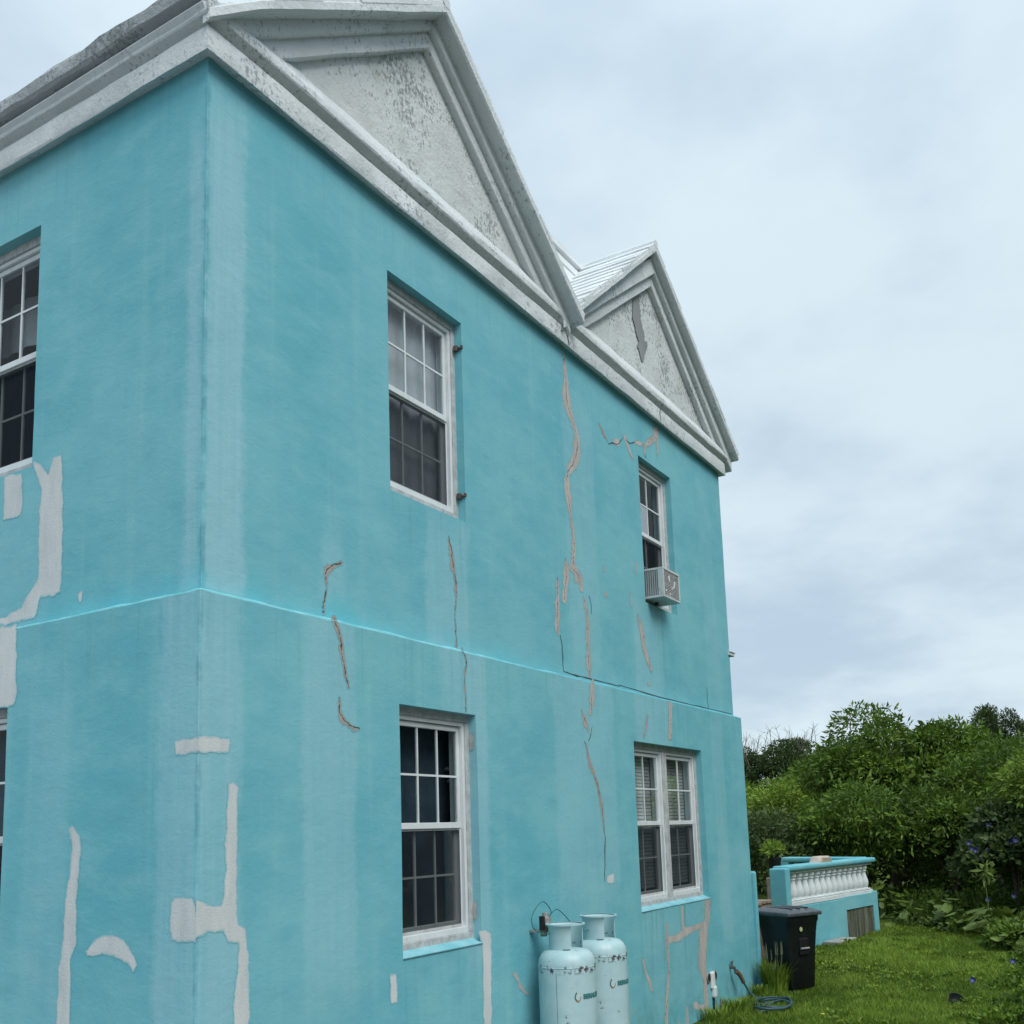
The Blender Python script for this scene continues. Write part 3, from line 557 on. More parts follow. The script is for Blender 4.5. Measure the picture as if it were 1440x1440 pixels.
# ------------------------------------------------------------------ gables
def gable(cx, cyx, zin, slope, feet, apex, p_slab, zb=6.245, tri_x=None):
    """one pediment: flush tympanum, two raking bands that step forward, and the verge slab of the roof"""
    g = empty('gable', parent=house)
    # tympanum
    mb = MB(); hw = (zin + .3 - zb) / slope; n = 26
    for i in range(n + 1):
        x = cyx - hw + 2 * hw * i / n; zt = zin + .3 - abs(x - cyx) * slope
        for j in range(7):
            z = 6.2 + (max(zt, 6.21) - 6.2) * j / 6; mb.v.append((x, .002 + .004 * noise.noise(Vector((x * 3, z * 3, 0))), z))
    for i in range(n):
        for j in range(6): mb.f.append((i*7+j, (i+1)*7+j, (i+1)*7+j+1, i*7+j+1))
    mb.build('tympanum', TYMP, g, smooth=True, recalc=False)
    # raking bands: (inner vertical offset from the tympanum apex, outer, projection)
    for d0, d1, pr, nm in ((0, .135, .052, 'raking_band'), (.128, .30, .098, 'raking_band')):
        mb = MB(); path = []
        for sgn in (-1, 1):
            corner = sgn < 0 and cx < 3
            L = (zin + d1 - 6.10) / slope if not corner else cyx + .094
            row = []
            for k in range(25):
                t = k / 24; x = cyx + sgn * L * t; w = noise.noise(Vector((x * 2.5, d0 * 9, 1.1 * sgn))) * .007 + noise.noise(Vector((x * 8, d0 * 9, 1.1 * sgn))) * .004; e = min(1, t * 8)
                zi = zin + d0 - L * t * slope + w * e; zo = zin + d1 - L * t * slope + .02
                if corner: zi = max(zi, 6.085); zo = max(zo, 6.12)
                row.append([(x, .05, zi), (x, -pr + .008 + w * .4, zi), (x, -pr + w * .4, zi + .010), (x, -pr + w * .4, zo)])
            path.append(row)
        for row in path:
            o = len(mb.v)
            for q in row: mb.v += q
            for i in range(24):
                for j in range(3): mb.f.append((o+i*4+j, o+(i+1)*4+j, o+(i+1)*4+j+1, o+i*4+j+1))
        mb.build(nm, LIME, g, smooth=True, recalc=False)
    # verge: the edge of the roof, a thick slab with an uneven soffit
    for sgn, foot in ((-1, feet[0]), (1, feet[1])):
        mb = MB(); n = 30; A = Vector((apex[0], 0, apex[1])); B = Vector((foot[0], 0, foot[1]))
        for k in range(n + 1):
            t = k / n; P = A.lerp(B, t); w = noise.noise(Vector((P.x * 3, sgn * 5, 2))) * .009 + noise.noise(Vector((P.x * 11, sgn * 5, 2))) * .004; e = min(1, t * 8)
            zt, zbm = P.z + w * .6 * e - .01, P.z - .085 + w * e; near = sgn < 0 and cx < 3; ps = p_slab - (.105 * max(0, (t - .86) / .14) if near else 0); yb = .6 if not near or P.x > .2 else -.05
            mb.v += [(P.x, yb, zbm), (P.x, -ps + .012 + w * .5, zbm), (P.x, -ps + w * .5, zbm + .014), (P.x, -ps + w * .4, zt - .012), (P.x, -ps + .012, zt), (P.x, yb, zt)]
        for i in range(n):
            for j in range(5): mb.f.append((i*6+j, (i+1)*6+j, (i+1)*6+j+1, i*6+j+1))
        o = n * 6; mb.f.append(tuple(o + j for j in range(6)))
        mb.build('verge', LIME, g, smooth=True, recalc=False)
        # stepped courses of whitewashed roof slates on this slope
        L = (B - A).length; m = 11; dr = (B - A).normalized(); up = Vector((-dr.z, 0, dr.x)); up = up if up.z > 0 else -up
        for k in range(m):
            a = A + dr * (L * k / m - .01); b = A + dr * (L * (k + 1) / m + .02)
            th0, th1 = .012 + .004 * random.random(), .024 + .008 * random.random(); y0 = -p_slab - .004 + .012 * random.random(); y1 = .72
            if sgn < 0 and cx < 3:
                y1 = LY + .2
                if k >= m - 2: y0 = -.08
            mb = MB(); ny = 5
            for q in range(ny + 1):
                y = y0 + (y1 - y0) * q / ny; j = .006 * noise.noise(Vector((y * 5, k * 3.3, sgn * 2)))
                lo = -.018
                mb.v += [tuple(a + up * lo + Vector((0, y, 0))), tuple(b + up * lo + Vector((0, y, 0))), tuple(b + up * (th1 + j) + dr * j + Vector((0, y, 0))), tuple(a + up * (th0 + j) + Vector((0, y, 0)))]
            for q in range(ny):
                for j in range(4): mb.f.append((q*4+j, q*4+(j+1) % 4, (q+1)*4+(j+1) % 4, (q+1)*4+j))
            mb.f.append((0, 1, 2, 3)); mb.f.append((ny*4+3, ny*4+2, ny*4+1, ny*4))
            mb.build('roof_slate', SLATE, g, bevel=.006)
    mb = MB(); mb.tube([(apex[0], -p_slab - .003, apex[1] + .004), (apex[0], .3, apex[1] + .008), (apex[0], .72 if cx > 3 else LY, apex[1])], .045, 8)
    mb.build('ridge', SLATE, g, smooth=True)
    return g
g1 = gable(1.93, 1.94, 7.26, .755, ((-.085, 6.06), (3.93, 6.10)), (1.955, 7.555), .205)
g2 = gable(5.85, 5.85, 7.30, .715, ((3.86, 6.15), (8.0, 6.145)), (5.735, 7.67), .175)
# dark cement repair running down the right tympanum
add = [(5.565, 7.123), (5.617, 7.073), (5.618, 6.882), (5.676, 6.759), (5.697, 6.651), (5.76, 6.646), (5.697, 6.535), (5.625, 6.426), (5.584, 6.489), (5.538, 6.543), (5.574, 6.6), (5.497, 6.683), (5.456, 6.811), (5.487, 6.992)]
filler('RU', add, STAIN, 'cement_repair', None, .01, .024, False, .005, g2)
# open joints across the frieze
for pts in ([(3.86, 5.995), (3.875, 5.93), (3.90, 5.85)], [(5.885, 5.995), (5.86, 5.93), (5.875, 5.85)]):
    mb = MB(); q = spline([(x, -.0695, z) for x, z in pts], 5)
    for k, p in enumerate(q): w = .006 + .004 * noise.noise(p * 30); mb.v += [(p.x - w, p.y, p.z), (p.x + w, p.y, p.z)]
    mb.f = [(2*k, 2*k+2, 2*k+3, 2*k+1) for k in range(len(q) - 1)]; mb.build('joint', CRACK, house, recalc=False)
# roof behind: cross ridge between the gables, its steep front slope and the long slope at the back
roof = empty('roof', parent=house)
def slab(name, P, th, mat, parent):
    mb = MB(); n = (Vector(P[1]) - Vector(P[0])).cross(Vector(P[3]) - Vector(P[0])).normalized(); n = n if n.z > 0 else -n
    mb.add([Vector(p) for p in P] + [Vector(p) - n * th for p in P], [(0,1,2,3), (7,6,5,4), (0,4,5,1), (1,5,6,2), (2,6,7,3), (3,7,4,0)])
    return mb.build(name, mat, parent, bevel=.01)
for k in range(7):
    t0, t1 = k / 7, (k + 1) / 7
    y0, z0, y1, z1 = .12 + .53 * t0, 6.05 + 1.58 * t0, .12 + .53 * t1, 6.05 + 1.58 * t1
    slab('roof_slate', [(1.95, y0 - .02, z0 - .02), (5.75, y0 - .02, z0 - .02), (5.75, y1 + .01, z1 + .012), (1.95, y1 + .01, z1 + .012)], .05, SLATE, roof)
slab('roof_slope', [(1.95, .6, 7.63), (7.9, .6, 7.63), (7.9, LY + .2, 6.1), (1.95, LY + .2, 6.1)], .08, SLATE, roof)
mb = MB(); mb.tube([(1.9, .66, 7.62), (4, .66, 7.63), (5.8, .66, 7.64)], .05, 8); mb.build('ridge', SLATE, roof, smooth=True)
slab('gable_fill', [(1.95, .68, 6.2), (7.7, .68, 6.2), (7.7, .70, 7.45), (1.95, .70, 7.45)], .05, LIME, roof)
# inside: ceilings and floors keep the rooms dim
mb = MB(); mb.box((.25, .3, 5.7), (RX - .1, LY - .1, 5.75)); mb.box((.12, .14, 2.78), (RX - .1, LY - .1, 2.9)); mb.box((.25, .3, .2), (RX - .1, LY - .1, .28))
mb.box((2.95, .14, .3), (3.03, LY - .1, 5.7)); mb.box((.13, 3.0, .3), (RX - .1, 3.08, 5.7)); mb.build('room_partition', ROOM, house)

# ------------------------------------------------------------------ windows
def window(key, cols, twin=False, screen=True, extra=None):
    side, lev, u0, u1, z0, z1 = WIN[key]; off = LO if lev == 'L' else 0.0
    T = (lambda u, d, z: (u, -off + d, z)) if side == 'R' else (lambda u, d, z: (-off + d, -u, z))
    w = empty('window', parent=house)
    mb = MB(); e = .02; c = .05; D0, D1 = DEPTH, DEPTH + .06
    mb.box((u0 - e, D0, z1 - c), (u1 + e, D1, z1 + e), T); mb.box((u0 - e, D0, z0 - e), (u1 + e, D1, z0 + c + .012), T)
    mb.box((u0 - e, D0 + .001, z0 + c + .012), (u0 + c - .012, D1, z1 - c), T); mb.box((u1 - c + .012, D0 + .001, z0 + c + .012), (u1 + e, D1, z1 - c), T)
    if twin: um = (u0 + u1) / 2; mb.box((um - .05, D0 + .001, z0 + c + .012), (um + .05, D1, z1 - c), T)
    mb.build('casing', TIMBER, w, bevel=.004)
    spans = [(u0 + c - .012, u1 - c + .012)] if not twin else [(u0 + c - .012, um - .05), (um + .05, u1 - c + .012)]
    za, zb = z0 + c + .012, z1 - c; zm = (za + zb) / 2 + .005
    for n_, (a, b) in enumerate(spans):
        j = .026; mb = MB(); d0, d1 = D0 + .012, D0 + .12
        mb.box((a, d0, za), (a + j, d1, zb), T); mb.box((b - j, d0, za), (b, d1, zb), T)
        mb.box((a + j, d0 + .001, zb - j), (b - j, d1, zb), T); mb.box((a + j, d0 - .006, za), (b - j, d1, za + j + .012), T)
        for q in (a + j, b - j - .008): mb.box((q, d0 + .028, za + j), (q + .008, d0 + .036, zb - j), T)    # track ribs
        mb.build('frame', VINYL, w, bevel=.003)
        a2, b2 = a + j + .002, b - j - .002
        for nm, q0, q1, dd in (('upper_sash', zm - .018, zb - j - .004, D0 + .034), ('lower_sash', za + j + .014, zm + .012, D0 + .066)):
            s = .032; mb = MB(); t_ = .026
            mb.box((a2, dd, q0), (a2 + s, dd + t_, q1), T); mb.box((b2 - s, dd, q0), (b2, dd + t_, q1), T)
            mb.box((a2 + s, dd - .002, q1 - s), (b2 - s, dd + t_, q1), T); mb.box((a2 + s, dd - .004, q0), (b2 - s, dd + t_, q0 + s + .006), T)
            mb.build(nm, VINYL, w, bevel=.003)
            ga, gb, g0, g1 = a2 + s, b2 - s, q0 + s + .006, q1 - s
            mw = .013; us = [ga + (gb - ga) * k / cols for k in range(cols + 1)]; zs = [g0, (g0 + g1) / 2, g1]
            for k in range(1, cols):
                mb = MB(); mb.box((us[k] - mw/2, dd + .005, g0), (us[k] + mw/2, dd + .019, g1), T); mb.build('muntin', VINYL, w)
            for k in range(cols):
                mb = MB(); aa = us[k] + (mw/2 if k else 0); bb = us[k+1] - (mw/2 if k < cols - 1 else 0)
                mb.box((aa, dd + .006, zs[1] - mw/2), (bb, dd + .018, zs[1] + mw/2), T); mb.build('muntin', VINYL, w)
                for h in range(2):
                    mb = MB(); mb.add([T(us[k], dd + .0115, zs[h]), T(us[k+1], dd + .0115, zs[h]), T(us[k+1], dd + .0115, zs[h+1]), T(us[k], dd + .0115, zs[h+1])], [(0, 1, 2, 3)])
                    mb.build('pane', GLASS, w)
        if screen is True or screen == n_:
            d = D0 + .046; mb = MB(); fr = .012
            mb.add([T(a2, d, za + j + .014), T(b2, d, za + j + .014), T(b2, d, zm - .02), T(a2, d, zm - .02)], [(0, 1, 2, 3)]); mb.build('insect_screen', SCREEN, w)
            mb = MB(); mb.box((a2, d - .004, za + j + .013), (b2, d + .003, za + j + .03), T); mb.build('screen_frame', TIMBER, w); mb = MB(); mb.box((a2, d - .004, zm - .03), (b2, d + .003, zm - .019), T)
            mb.build('screen_frame', TIMBER, w)
        if extra: extra(n_, w, T, a2, b2, za, zb, zm, D0)
    return w, T
def curtain_or_backing_full(amp=.02, z_from=None, frac=(0, 1), mat=None, dist=.22):
    def fn(n_, w, T, a, b, za, zb, zm, D0):
        mb = MB(); n = 40; u0 = a + (b - a) * frac[0]; u1 = a + (b - a) * frac[1]; zz = za if z_from is None else z_from(za, zb, zm)
        for i in range(n + 1):
            u = u0 + (u1 - u0) * i / n; d = D0 + dist + amp * math.sin(i * 1.15) + amp * .5 * math.sin(i * .47)
            mb.v += [T(u, d, zz), T(u, d, zb)]
        mb.f = [(2*i, 2*i+2, 2*i+3, 2*i+1) for i in range(n)]
        mb.build('curtain_or_backing', mat or CURTAIN_OR_BACKING, w, smooth='all', recalc=False)
    return fn
def blinds(n_, w, T, a, b, za, zb, zm, D0):
    u1 = a + (b - a) * 1.02; z = zb - .02
    mb = MB()
    while z > za + .1:
        mb.box((a - .02, D0 + .128, z - .012), (u1, D0 + .146, z + .016), T); z -= .033
    o = mb.build('blind', BLIND, w)
    curtain_or_backing_full(.012, None, (.66, .95), CURTAIN_OR_BACKING, .24)(n_, w, T, a, b, za, zb, zm, D0)
w2, T2 = window('w2', 3, extra=curtain_or_backing_full(.006, lambda za, zb, zm: za, (-.06, 1.4), CURTAIN_OR_BACKING, .125))
w4, T4 = window('w4', 2, screen=False, extra=curtain_or_backing_full(.012, None, (-.05, .45), CURTAIN_OR_BACKING, .2))
DARK_BACKING = simple('dark_blue_backing', (.075, .115, .15), .95, .2, 6, .2)  # dark sheet colour standing in for the dim room behind the panes
w1, T1 = window('w1', 3, extra=curtain_or_backing_full(.003, None, (-.1, 1.3), DARK_BACKING, .22))
w3, T3 = window('w3', 2, twin=True, extra=blinds)
w0, T0 = window('w0', 3, extra=curtain_or_backing_full(.01, lambda za, zb, zm: zb - .34, (-.3, 1.3), CURTAIN_OR_BACKING, .35))  # pale sheet added in place of the bright ceiling and reflections
w5, T5 = window('w5', 3, extra=curtain_or_backing_full(.015, None, (-.3, 1.1), DARK_BACKING, .22))
curtain_or_backing_full(.012, lambda a, b, c: a, (-.3, 1.1), DARK_BACKING, .5)(0, w0, T0, WIN['w0'][2], WIN['w0'][3], WIN['w0'][4], WIN['w0'][4] + 1.05, 0, DEPTH)
# painted sills and shutter pintles
for key, w, T in (('w1', w1, T1), ('w3', w3, T3)):
    side, lev, u0, u1, z0, z1 = WIN[key]; mb = MB()
    v = [(u0 - .004, -.006, z0 - .016), (u1 + .006, -.006, z0 - .016), (u1 + .006, -.008, z0 - .004), (u0 - .004, -.008, z0 - .004), (u0 - .002, DEPTH + .02, z0 - .03), (u1 + .002, DEPTH + .02, z0 - .03), (u1 + .002, DEPTH + .02, z0 + .03), (u0 - .002, DEPTH + .02, z0 + .03)]
    mb.add([T(*p) for p in v], [(0,1,2,3), (4,5,6,7), (0,1,5,4), (3,2,6,7), (0,3,7,4), (1,2,6,5)]); mb.build('sill', SILL, w, bevel=.006)
side, lev, u0, u1, z0, z1 = WIN['w2']
for zz in (5.205, 4.115):
    mb = MB(); mb.box((u1 - .03, .025, zz - .02), (u1 + .004, .055, zz + .02), T2); mb.box((u1 - .016, .0, zz - .006), (u1 + .002, .04, zz + .006), T2); mb.box((u1 - .016, -.012, zz - .008), (u1 + .002, .002, zz + .018), T2)
    mb.build('shutter_pintle', IRON, w2, bevel=.003)
side, lev, u0, u1, z0, z1 = WIN['w3']
for zz in (2.4, 1.4):
    mb = MB(); mb.box((u0 + .006, .03, zz - .03), (u0 + .03, .06, zz + .03), T3); mb.build('shutter_pintle', IRON, w3, bevel=.003)
# filler on the jambs
side, lev, u0, u1, z0, z1 = WIN['w1']
for a, b, z in ((.02, .05, 2.40), (.03, .055, 1.30)):
    mb = MB(); mb.add([T1(u1 - .005, a, z - .05), T1(u1 - .005, b, z - .06), T1(u1 - .005, b + .006, z + .03), T1(u1 - .005, (a + b) / 2, z + .07), T1(u1 - .005, a, z + .04)], [(0, 1, 2, 3, 4)]); mb.build('plaster_patch', simple('jamb_filler', (.38, .38, .37), .9, .2, 20, .4) if a == .02 else bpy.data.materials['jamb_filler'], house)
# gutter end that shows past the far corner
ge = empty('gutter', parent=house)
mb = MB(); mb.box((RX - .05, -.02, 3.70), (RX + .12, .9, 3.735)); mb.box((RX - .05, -.03, 3.735), (RX + .135, .9, 3.75)); mb.build('hood', LIME, ge, bevel=.01)
mb = MB(); mb.tube([(RX - .04, .12, 3.675), (RX + .08, .10, 3.675)], .028, 10); mb.build('pipe', IRON, ge, smooth=True)

# ------------------------------------------------------------------ gas cylinders
def tank_mat():
    t = NT('pale_teal_tank_paint'); O = t.O; sp = t.N('ShaderNodeSeparateXYZ'); t.L(O, sp.inputs[0]); z = sp.outputs[2]
    c = t.mix(t.ramp(t.noise(O, 5, 4, .6), .3, .7), (.35, .53, .56), (.42, .585, .605))
    band = t.math('MULTIPLY', t.ramp(z, .835, .87), t.ramp(z, .91, .89))
    chips = t.ramp(t.noise(O, 30, 5, .6), .51, .56)
    low = t.math('MULTIPLY', t.ramp(t.noise(O, 21, 5, .6), .67, .70), .9)
    m = t.math('MAXIMUM', t.math('MULTIPLY', band, chips), low)
    c = t.mix(m, c, t.mix(t.ramp(t.noise(O, 60, 3, .6), .4, .6), (.13, .085, .07), (.07, .07, .075)))
    c = t.mix(t.math('MULTIPLY', t.ramp(t.noise(O, 7, 5, .65), .5, .75), .35), c, (.24, .40, .43))
    c = t.mix(t.math('MULTIPLY', t.ramp(t.noise(t.vec(O, (1, 1, .12)), 14, 4, .6), .55, .8), .3), c, (.33, .27, .25))
    t.pbr(c, .42, 0, t.bump(t.noise(O, 12, 3, .5), .12, .01), .45); return t.m
TANK = tank_mat(); TEAL = simple('teal_print', (.03, .16, .17), .5, .1); ORANGE = simple('orange_print', (.32, .17, .07), .5, .1); COPPER = simple('green_copper_tube', (.035, .16, .15), .5, .2, 20)
WHITEP = simple('white_print', (.46, .57, .58), .5, .05); BRASS = simple('dull_brass', (.26, .22, .15), .45, .2, 20, metal=.7); GREYM = simple('grey_cast_metal', (.30, .30, .29), .55, .2, 20, metal=.3)
BLACKP = simple('black_plastic', (.012, .014, .015), .5, .2, 12, .15)
R = .195
def text_mesh(body, size, R_, a0, z0, mat, name, parent):
    cu = bpy.data.curves.new('lettering', 'FONT'); cu.body = body; cu.size = size; cu.extrude = 0; cu.offset = .0022; cu.resolution_u = 4
    ob = bpy.data.objects.new('lettering', cu); COL.objects.link(ob); bpy.context.view_layer.update()
    me = bpy.data.meshes.new_from_object(ob.evaluated_get(bpy.context.evaluated_depsgraph_get())); bpy.data.objects.remove(ob); bpy.data.curves.remove(cu)
    bm = bmesh.new(); bm.from_mesh(me); bmesh.ops.subdivide_edges(bm, edges=[e for e in bm.edges if e.calc_length() > .03], cuts=2)
    for v in bm.verts: a = a0 + v.co.x / R_; zz = v.co.y; v.co = (R_ * math.cos(a), R_ * math.sin(a), z0 + zz)
    bm.to_mesh(me); bm.free(); me.materials.clear(); me.materials.append(mat); return link(name, me, mat, parent)
def drop(parent, R_, a0, z0):
    def ring(ro, ri, t0, t1, mat, nm, dr=0):
        mb = MB(); n = 14
        for k in range(n + 1):
            q = t0 + (t1 - t0) * k / n
            for rr in (ro, ri):
                x = rr * math.sin(q) * (1 - .25 * max(0, math.cos(q))); y = -rr * math.cos(q) * 1.15 if math.cos(q) > 0 else -rr * math.cos(q) * (1.2 + .75 * max(0, -math.cos(q) - .3))
                x *= .8; y *= .85; a = a0 + x / R_; mb.v.append(((R_ + dr) * math.cos(a), (R_ + dr) * math.sin(a), z0 + y))
        mb.f = [(2*k, 2*k+2, 2*k+3, 2*k+1) for k in range(n)]; mb.build(nm, mat, parent, recalc=False)
    ring(.028, .002, 0, 2 * math.pi, WHITEP, 'emblem', 0)
    ring(.029, .019, math.pi * 1.12, math.pi * 1.98, TEAL, 'emblem', .0008)
    ring(.029, .021, -math.pi * .25, math.pi * .55, ORANGE, 'emblem', .0012)
def make_tank(loc, rz, label, ea, ez):
    t = empty('gas_cylinder', loc, rz); tag(t, label, 'gas cylinder', 'gas cylinders against the house wall')
    prof = [(.15, 0), (.165, .004), (.165, .05), (R, .07), (R, .885), (R * .995, .905), (R * .965, .935), (R * .89, .965), (R * .76, .988), (R * .55, 1.0), (.02, 1.006)]
    mb = MB(); mb.lathe(prof, 48); mb.build('body', TANK, t, smooth=True)
    mb = MB(); mb.lathe([(R + .0008, .883), (R + .0026, .886), (R + .0026, .890), (R + .0008, .893)], 48, cap=False); mb.build('weld_seam', TANK, t, smooth=True)
    mb = MB(); a = 3.25; mb.tube([(R * math.cos(a), R * math.sin(a), .08), (R * math.cos(a), R * math.sin(a), .86)], .0012, 6); mb.build('vertical_seam', CRACK, t)
    # collar: a rolled guard open at the back, with a flared lip
    mb = MB(); n = 44; a0, a1 = 3.636 + 1.5 - math.pi, 3.636 + 2 * math.pi + .30 - math.pi; rc = .118
    pr = [(rc, .985), (rc - .002, 1.09), (rc + .002, 1.142), (rc + .012, 1.155), (rc + .018, 1.160), (rc + .018, 1.165), (rc + .008, 1.164), (rc - .006, 1.150), (rc - .007, 1.09), (rc - .005, .985)]
    for k in range(n + 1):
        q = a0 + (a1 - a0) * k / n + math.pi
        for rr, zz in pr: mb.v.append((rr * math.cos(q), rr * math.sin(q), zz))
    m = len(pr)
    for k in range(n):
        for j in range(m): mb.f.append((k*m+j, (k+1)*m+j, (k+1)*m+(j+1) % m, k*m+(j+1) % m))
    mb.f += [tuple(range(m)), tuple(n*m + j for j in range(m))[::-1]]; mb.build('collar', TANK, t, smooth=True)
    mb = MB()
    for k in range(9):
        q = 3.45 + k * .05; mb.v += [((rc + .003) * math.cos(q), (rc + .003) * math.sin(q), .998), ((rc + .003) * math.cos(q), (rc + .003) * math.sin(q), 1.004)]
    mb.f = [(2*k, 2*k+2, 2*k+3, 2*k+1) for k in range(8)]; mb.build('drain_slot', CRACK, t, recalc=False)
    # two short stays and the full lip ring
    mb = MB(); mb.lathe([(rc + .002, 1.155), (rc + .018, 1.158), (rc + .018, 1.166), (rc + .002, 1.166)], 44, cap=False); mb.build('lip_ring', TANK, t, smooth=True)
    mb = MB(); mb.lathe([(.03, 1.0), (.03, 1.03), (.018, 1.035), (.018, 1.08), (.028, 1.082), (.028, 1.11), (.006, 1.112)], 16); mb.build('valve', BRASS, t, smooth=True)
    drop(t, R + .0022, ea, ez)
    text_mesh('BERMUDA GAS', .042, R + .0022, ea + .20, ez - .012, TEAL, 'lettering', t)
    return t
V_ = math.atan2(-3.4, -6.3)       # towards the camera
make_tank((2.945, -.335, 0), 0, 'pale teal gas cylinder with regulator hoses at its collar, nearer of the pair', V_ + .34, .70)
make_tank((3.475, -.325, .012), 0, 'pale teal gas cylinder standing behind its twin, farther from the house corner', V_ + .40, .70)
rg = empty('gas_regulator', (2.93, -.13, 1.13)); tag(rg, 'small grey and black gas regulator with looping copper tubes on the wall', 'regulator')
def at0(mb): return mb
ox, oy, oz = 2.93, -.13, 1.13
mb = MB(); mb.lathe([(.004, -.03), (.036, -.028), (.04, -.005), (.04, .012), (.026, .02), (.02, .045), (.003, .048)], 18, (.035, -.04, .06)); mb.build('diaphragm', GREYM, rg, smooth=True)
mb = MB(); mb.box((-.035, -.06, -.01), (-.005, -.025, .085)); mb.build('bracket', BLACKP, rg, bevel=.006)
mb = MB(); mb.box((-.012, -.055, -.055), (.028, -.02, .075)); mb.lathe([(.016, 0), (.016, .05)], 12, (.05, -.05, -.03)); mb.build('manifold', BRASS, rg, bevel=.004)
mb = MB(); mb.box((-.02, -.03, -.03), (.03, .064, -.012)); mb.build('wall_plate', GREYM, rg, bevel=.003)
def loop(pts, nm, r=.0036): 
    mb = MB(); mb.tube([Vector(p) - Vector((ox, oy, oz)) for p in spline(pts, 8)], r, 7); mb.build(nm, COPPER, rg, smooth=True)
loop([(2.955, -.20, 1.20), (2.958, -.22, 1.237), (2.911, -.22, 1.289), (2.843, -.22, 1.318), (2.762, -.22, 1.29), (2.69, -.22, 1.227), (2.705, -.22, 1.155), (2.79, -.23, 1.113), (2.87, -.26, 1.10), (2.945, -.335, 1.09)], 'copper_tube')
loop([(2.97, -.19, 1.20), (3.03, -.22, 1.252), (3.13, -.23, 1.205), (3.20, -.25, 1.14), (3.30, -.28, 1.08), (3.475, -.325, 1.09)], 'copper_tube')

# ------------------------------------------------------------------ window air conditioner
ac = empty('air_conditioner', (5.44, -.18, 3.945)); tag(ac, 'small white window air conditioner jutting out below the upper far window', 'air conditioner')
ACW, ACH, ACD = .41, .29, .34
ACB = simple('aged_white_enamel', (.50, .53, .53), .45, .1, 9, .05, dirt=(.22, .22, .2), dirt_amt=.6); ACG = simple('grey_grille', (.40, .41, .40), .6, .2, 20)
mb = MB(); f = .022
mb.box((0, 0, 0), (ACW, ACD, f)); mb.box((0, 0, ACH - f), (ACW, ACD, ACH)); mb.box((0, .012, f), (.012, ACD, ACH - f)) if False else None
mb.box((0, 0, f), (f, .06, ACH - f)); mb.box((ACW - f, 0, f), (ACW, .06, ACH - f)); mb.box((ACW - .01, .06, f), (ACW, ACD, ACH - f)); mb.box((0, .20, f), (.012, .215, ACH - f)); mb.box((0, .30, f), (.012, ACD, ACH - f))
mb.build('casing', ACB, ac, bevel=.004)
mb = MB(); mb.box((.014, .06, f), (.02, .30, ACH - f)); mb.box((f, .02, f), (ACW - f, .03, ACH - f)); mb.build('core', simple('ac_core_grey', (.10, .105, .105), .7, .2, 20), ac)
for k in range(15):
    mb = MB(); z = f + .008 + k * .0165; mb.box((f, .006, z), (ACW - f, .014, z + .009)); mb.build('grille_slat', ACG, ac)
for k in range(11):
    mb = MB(); y = .066 + k * .0215; mb.box((.003, y, f), (.013, y + .013, ACH - f)); mb.build('side_fin', simple('side_fin_grey', (.30, .33, .33), .6, .1, 9) if k == 0 else bpy.data.materials['side_fin_grey'], ac)
# the bent remains of a pale badge on the grille
for pts in ([(.13, .21), (.16, .235), (.17, .20), (.155, .165)], [(.25, .12), (.275, .13), (.30, .19), (.285, .195)], [(.20, .115), (.22, .13), (.225, .11), (.21, .10)], [(.05, .075), (.085, .085), (.08, .065), (.055, .06)], [(.15, .055), (.175, .062), (.175, .045), (.155, .04)]):
    mb = MB(); mb.add([(x, .003, z) for x, z in pts] + [(x, .007, z) for x, z in pts], [(0,1,2,3), (7,6,5,4), (0,4,5,1), (1,5,6,2), (2,6,7,3), (3,7,4,0)]); mb.build('badge', VINYL, ac)
mb = MB(); mb.tube([(.2, .16, .0), (.2, .17, -.03)], .018, 10); mb.build('drain_spout', BLACKP, ac)

# ------------------------------------------------------------------ outlet box, tap and hose
ob = empty('cable_box', (6.40, -LO, .31)); ob.scale = (.8, .8, .85); tag(ob, 'small white plastic cable box with two round openings low on the wall', 'cable box')
mb = MB(); mb.box((-.06, -.035, -.10), (.05, .01, .09)); mb.build('box', VINYL, ob, bevel=.018)
mb = MB(); mb.box((-.03, -.05, -.20), (.06, .01, -.07)); mb.build('lower_cover', VINYL, ob, bevel=.02)
for x in (-.115, .10):
    mb = MB(); mb.lathe([(.052, 0), (.058, .004), (.058, .018), (.048, .02)], 20); o = mb.build('conduit_ring', GREYM, ob, smooth=True); o.location = (x, .004, .035); o.rotation_euler = (math.pi / 2, 0, 0)
    mb = MB(); mb.lathe([(.044, 0), (.044, .021)], 18); o = mb.build('opening', BLACKP, ob); o.location = (x, .003, .035); o.rotation_euler = (math.pi / 2, 0, 0)
mb = MB(); mb.tube(spline([(-.01, -.02, -.2), (-.02, -.02, -.32), (.0, -.025, -.42), (.02, -.03, -.5)], 6), .011, 8); mb.build('cable', BLACKP, ob, smooth=True)
HOSE = simple('blue_grey_hose', (.035, .08, .095), .55, .15, 12, .1)
tp = empty('garden_tap', (6.93, -LO, .34)); tag(tp, 'rusty garden tap on the turquoise wall near the far corner', 'tap')
mb = MB(); mb.tube([(0, .02, .02), (0, -.06, .02)], .014, 10); mb.tube([(0, -.055, .02), (0, -.06, -.03)], .012, 10); mb.build('spout', IRON, tp, smooth=True)
mb = MB(); mb.tube([(0, -.03, .02), (0, -.03, .075)], .008, 8); mb.tube([(-.035, -.03, .075), (.035, -.03, .082)], .007, 8); mb.build('handle', IRON, tp, smooth=True)
hs = empty('garden_hose', (6.75, -.5, 0)); tag(hs, 'blue grey garden hose running from the tap to a coil on the grass', 'hose')
Lh = lambda pts: [Vector(p) - Vector((6.75, -.5, 0)) for p in pts]
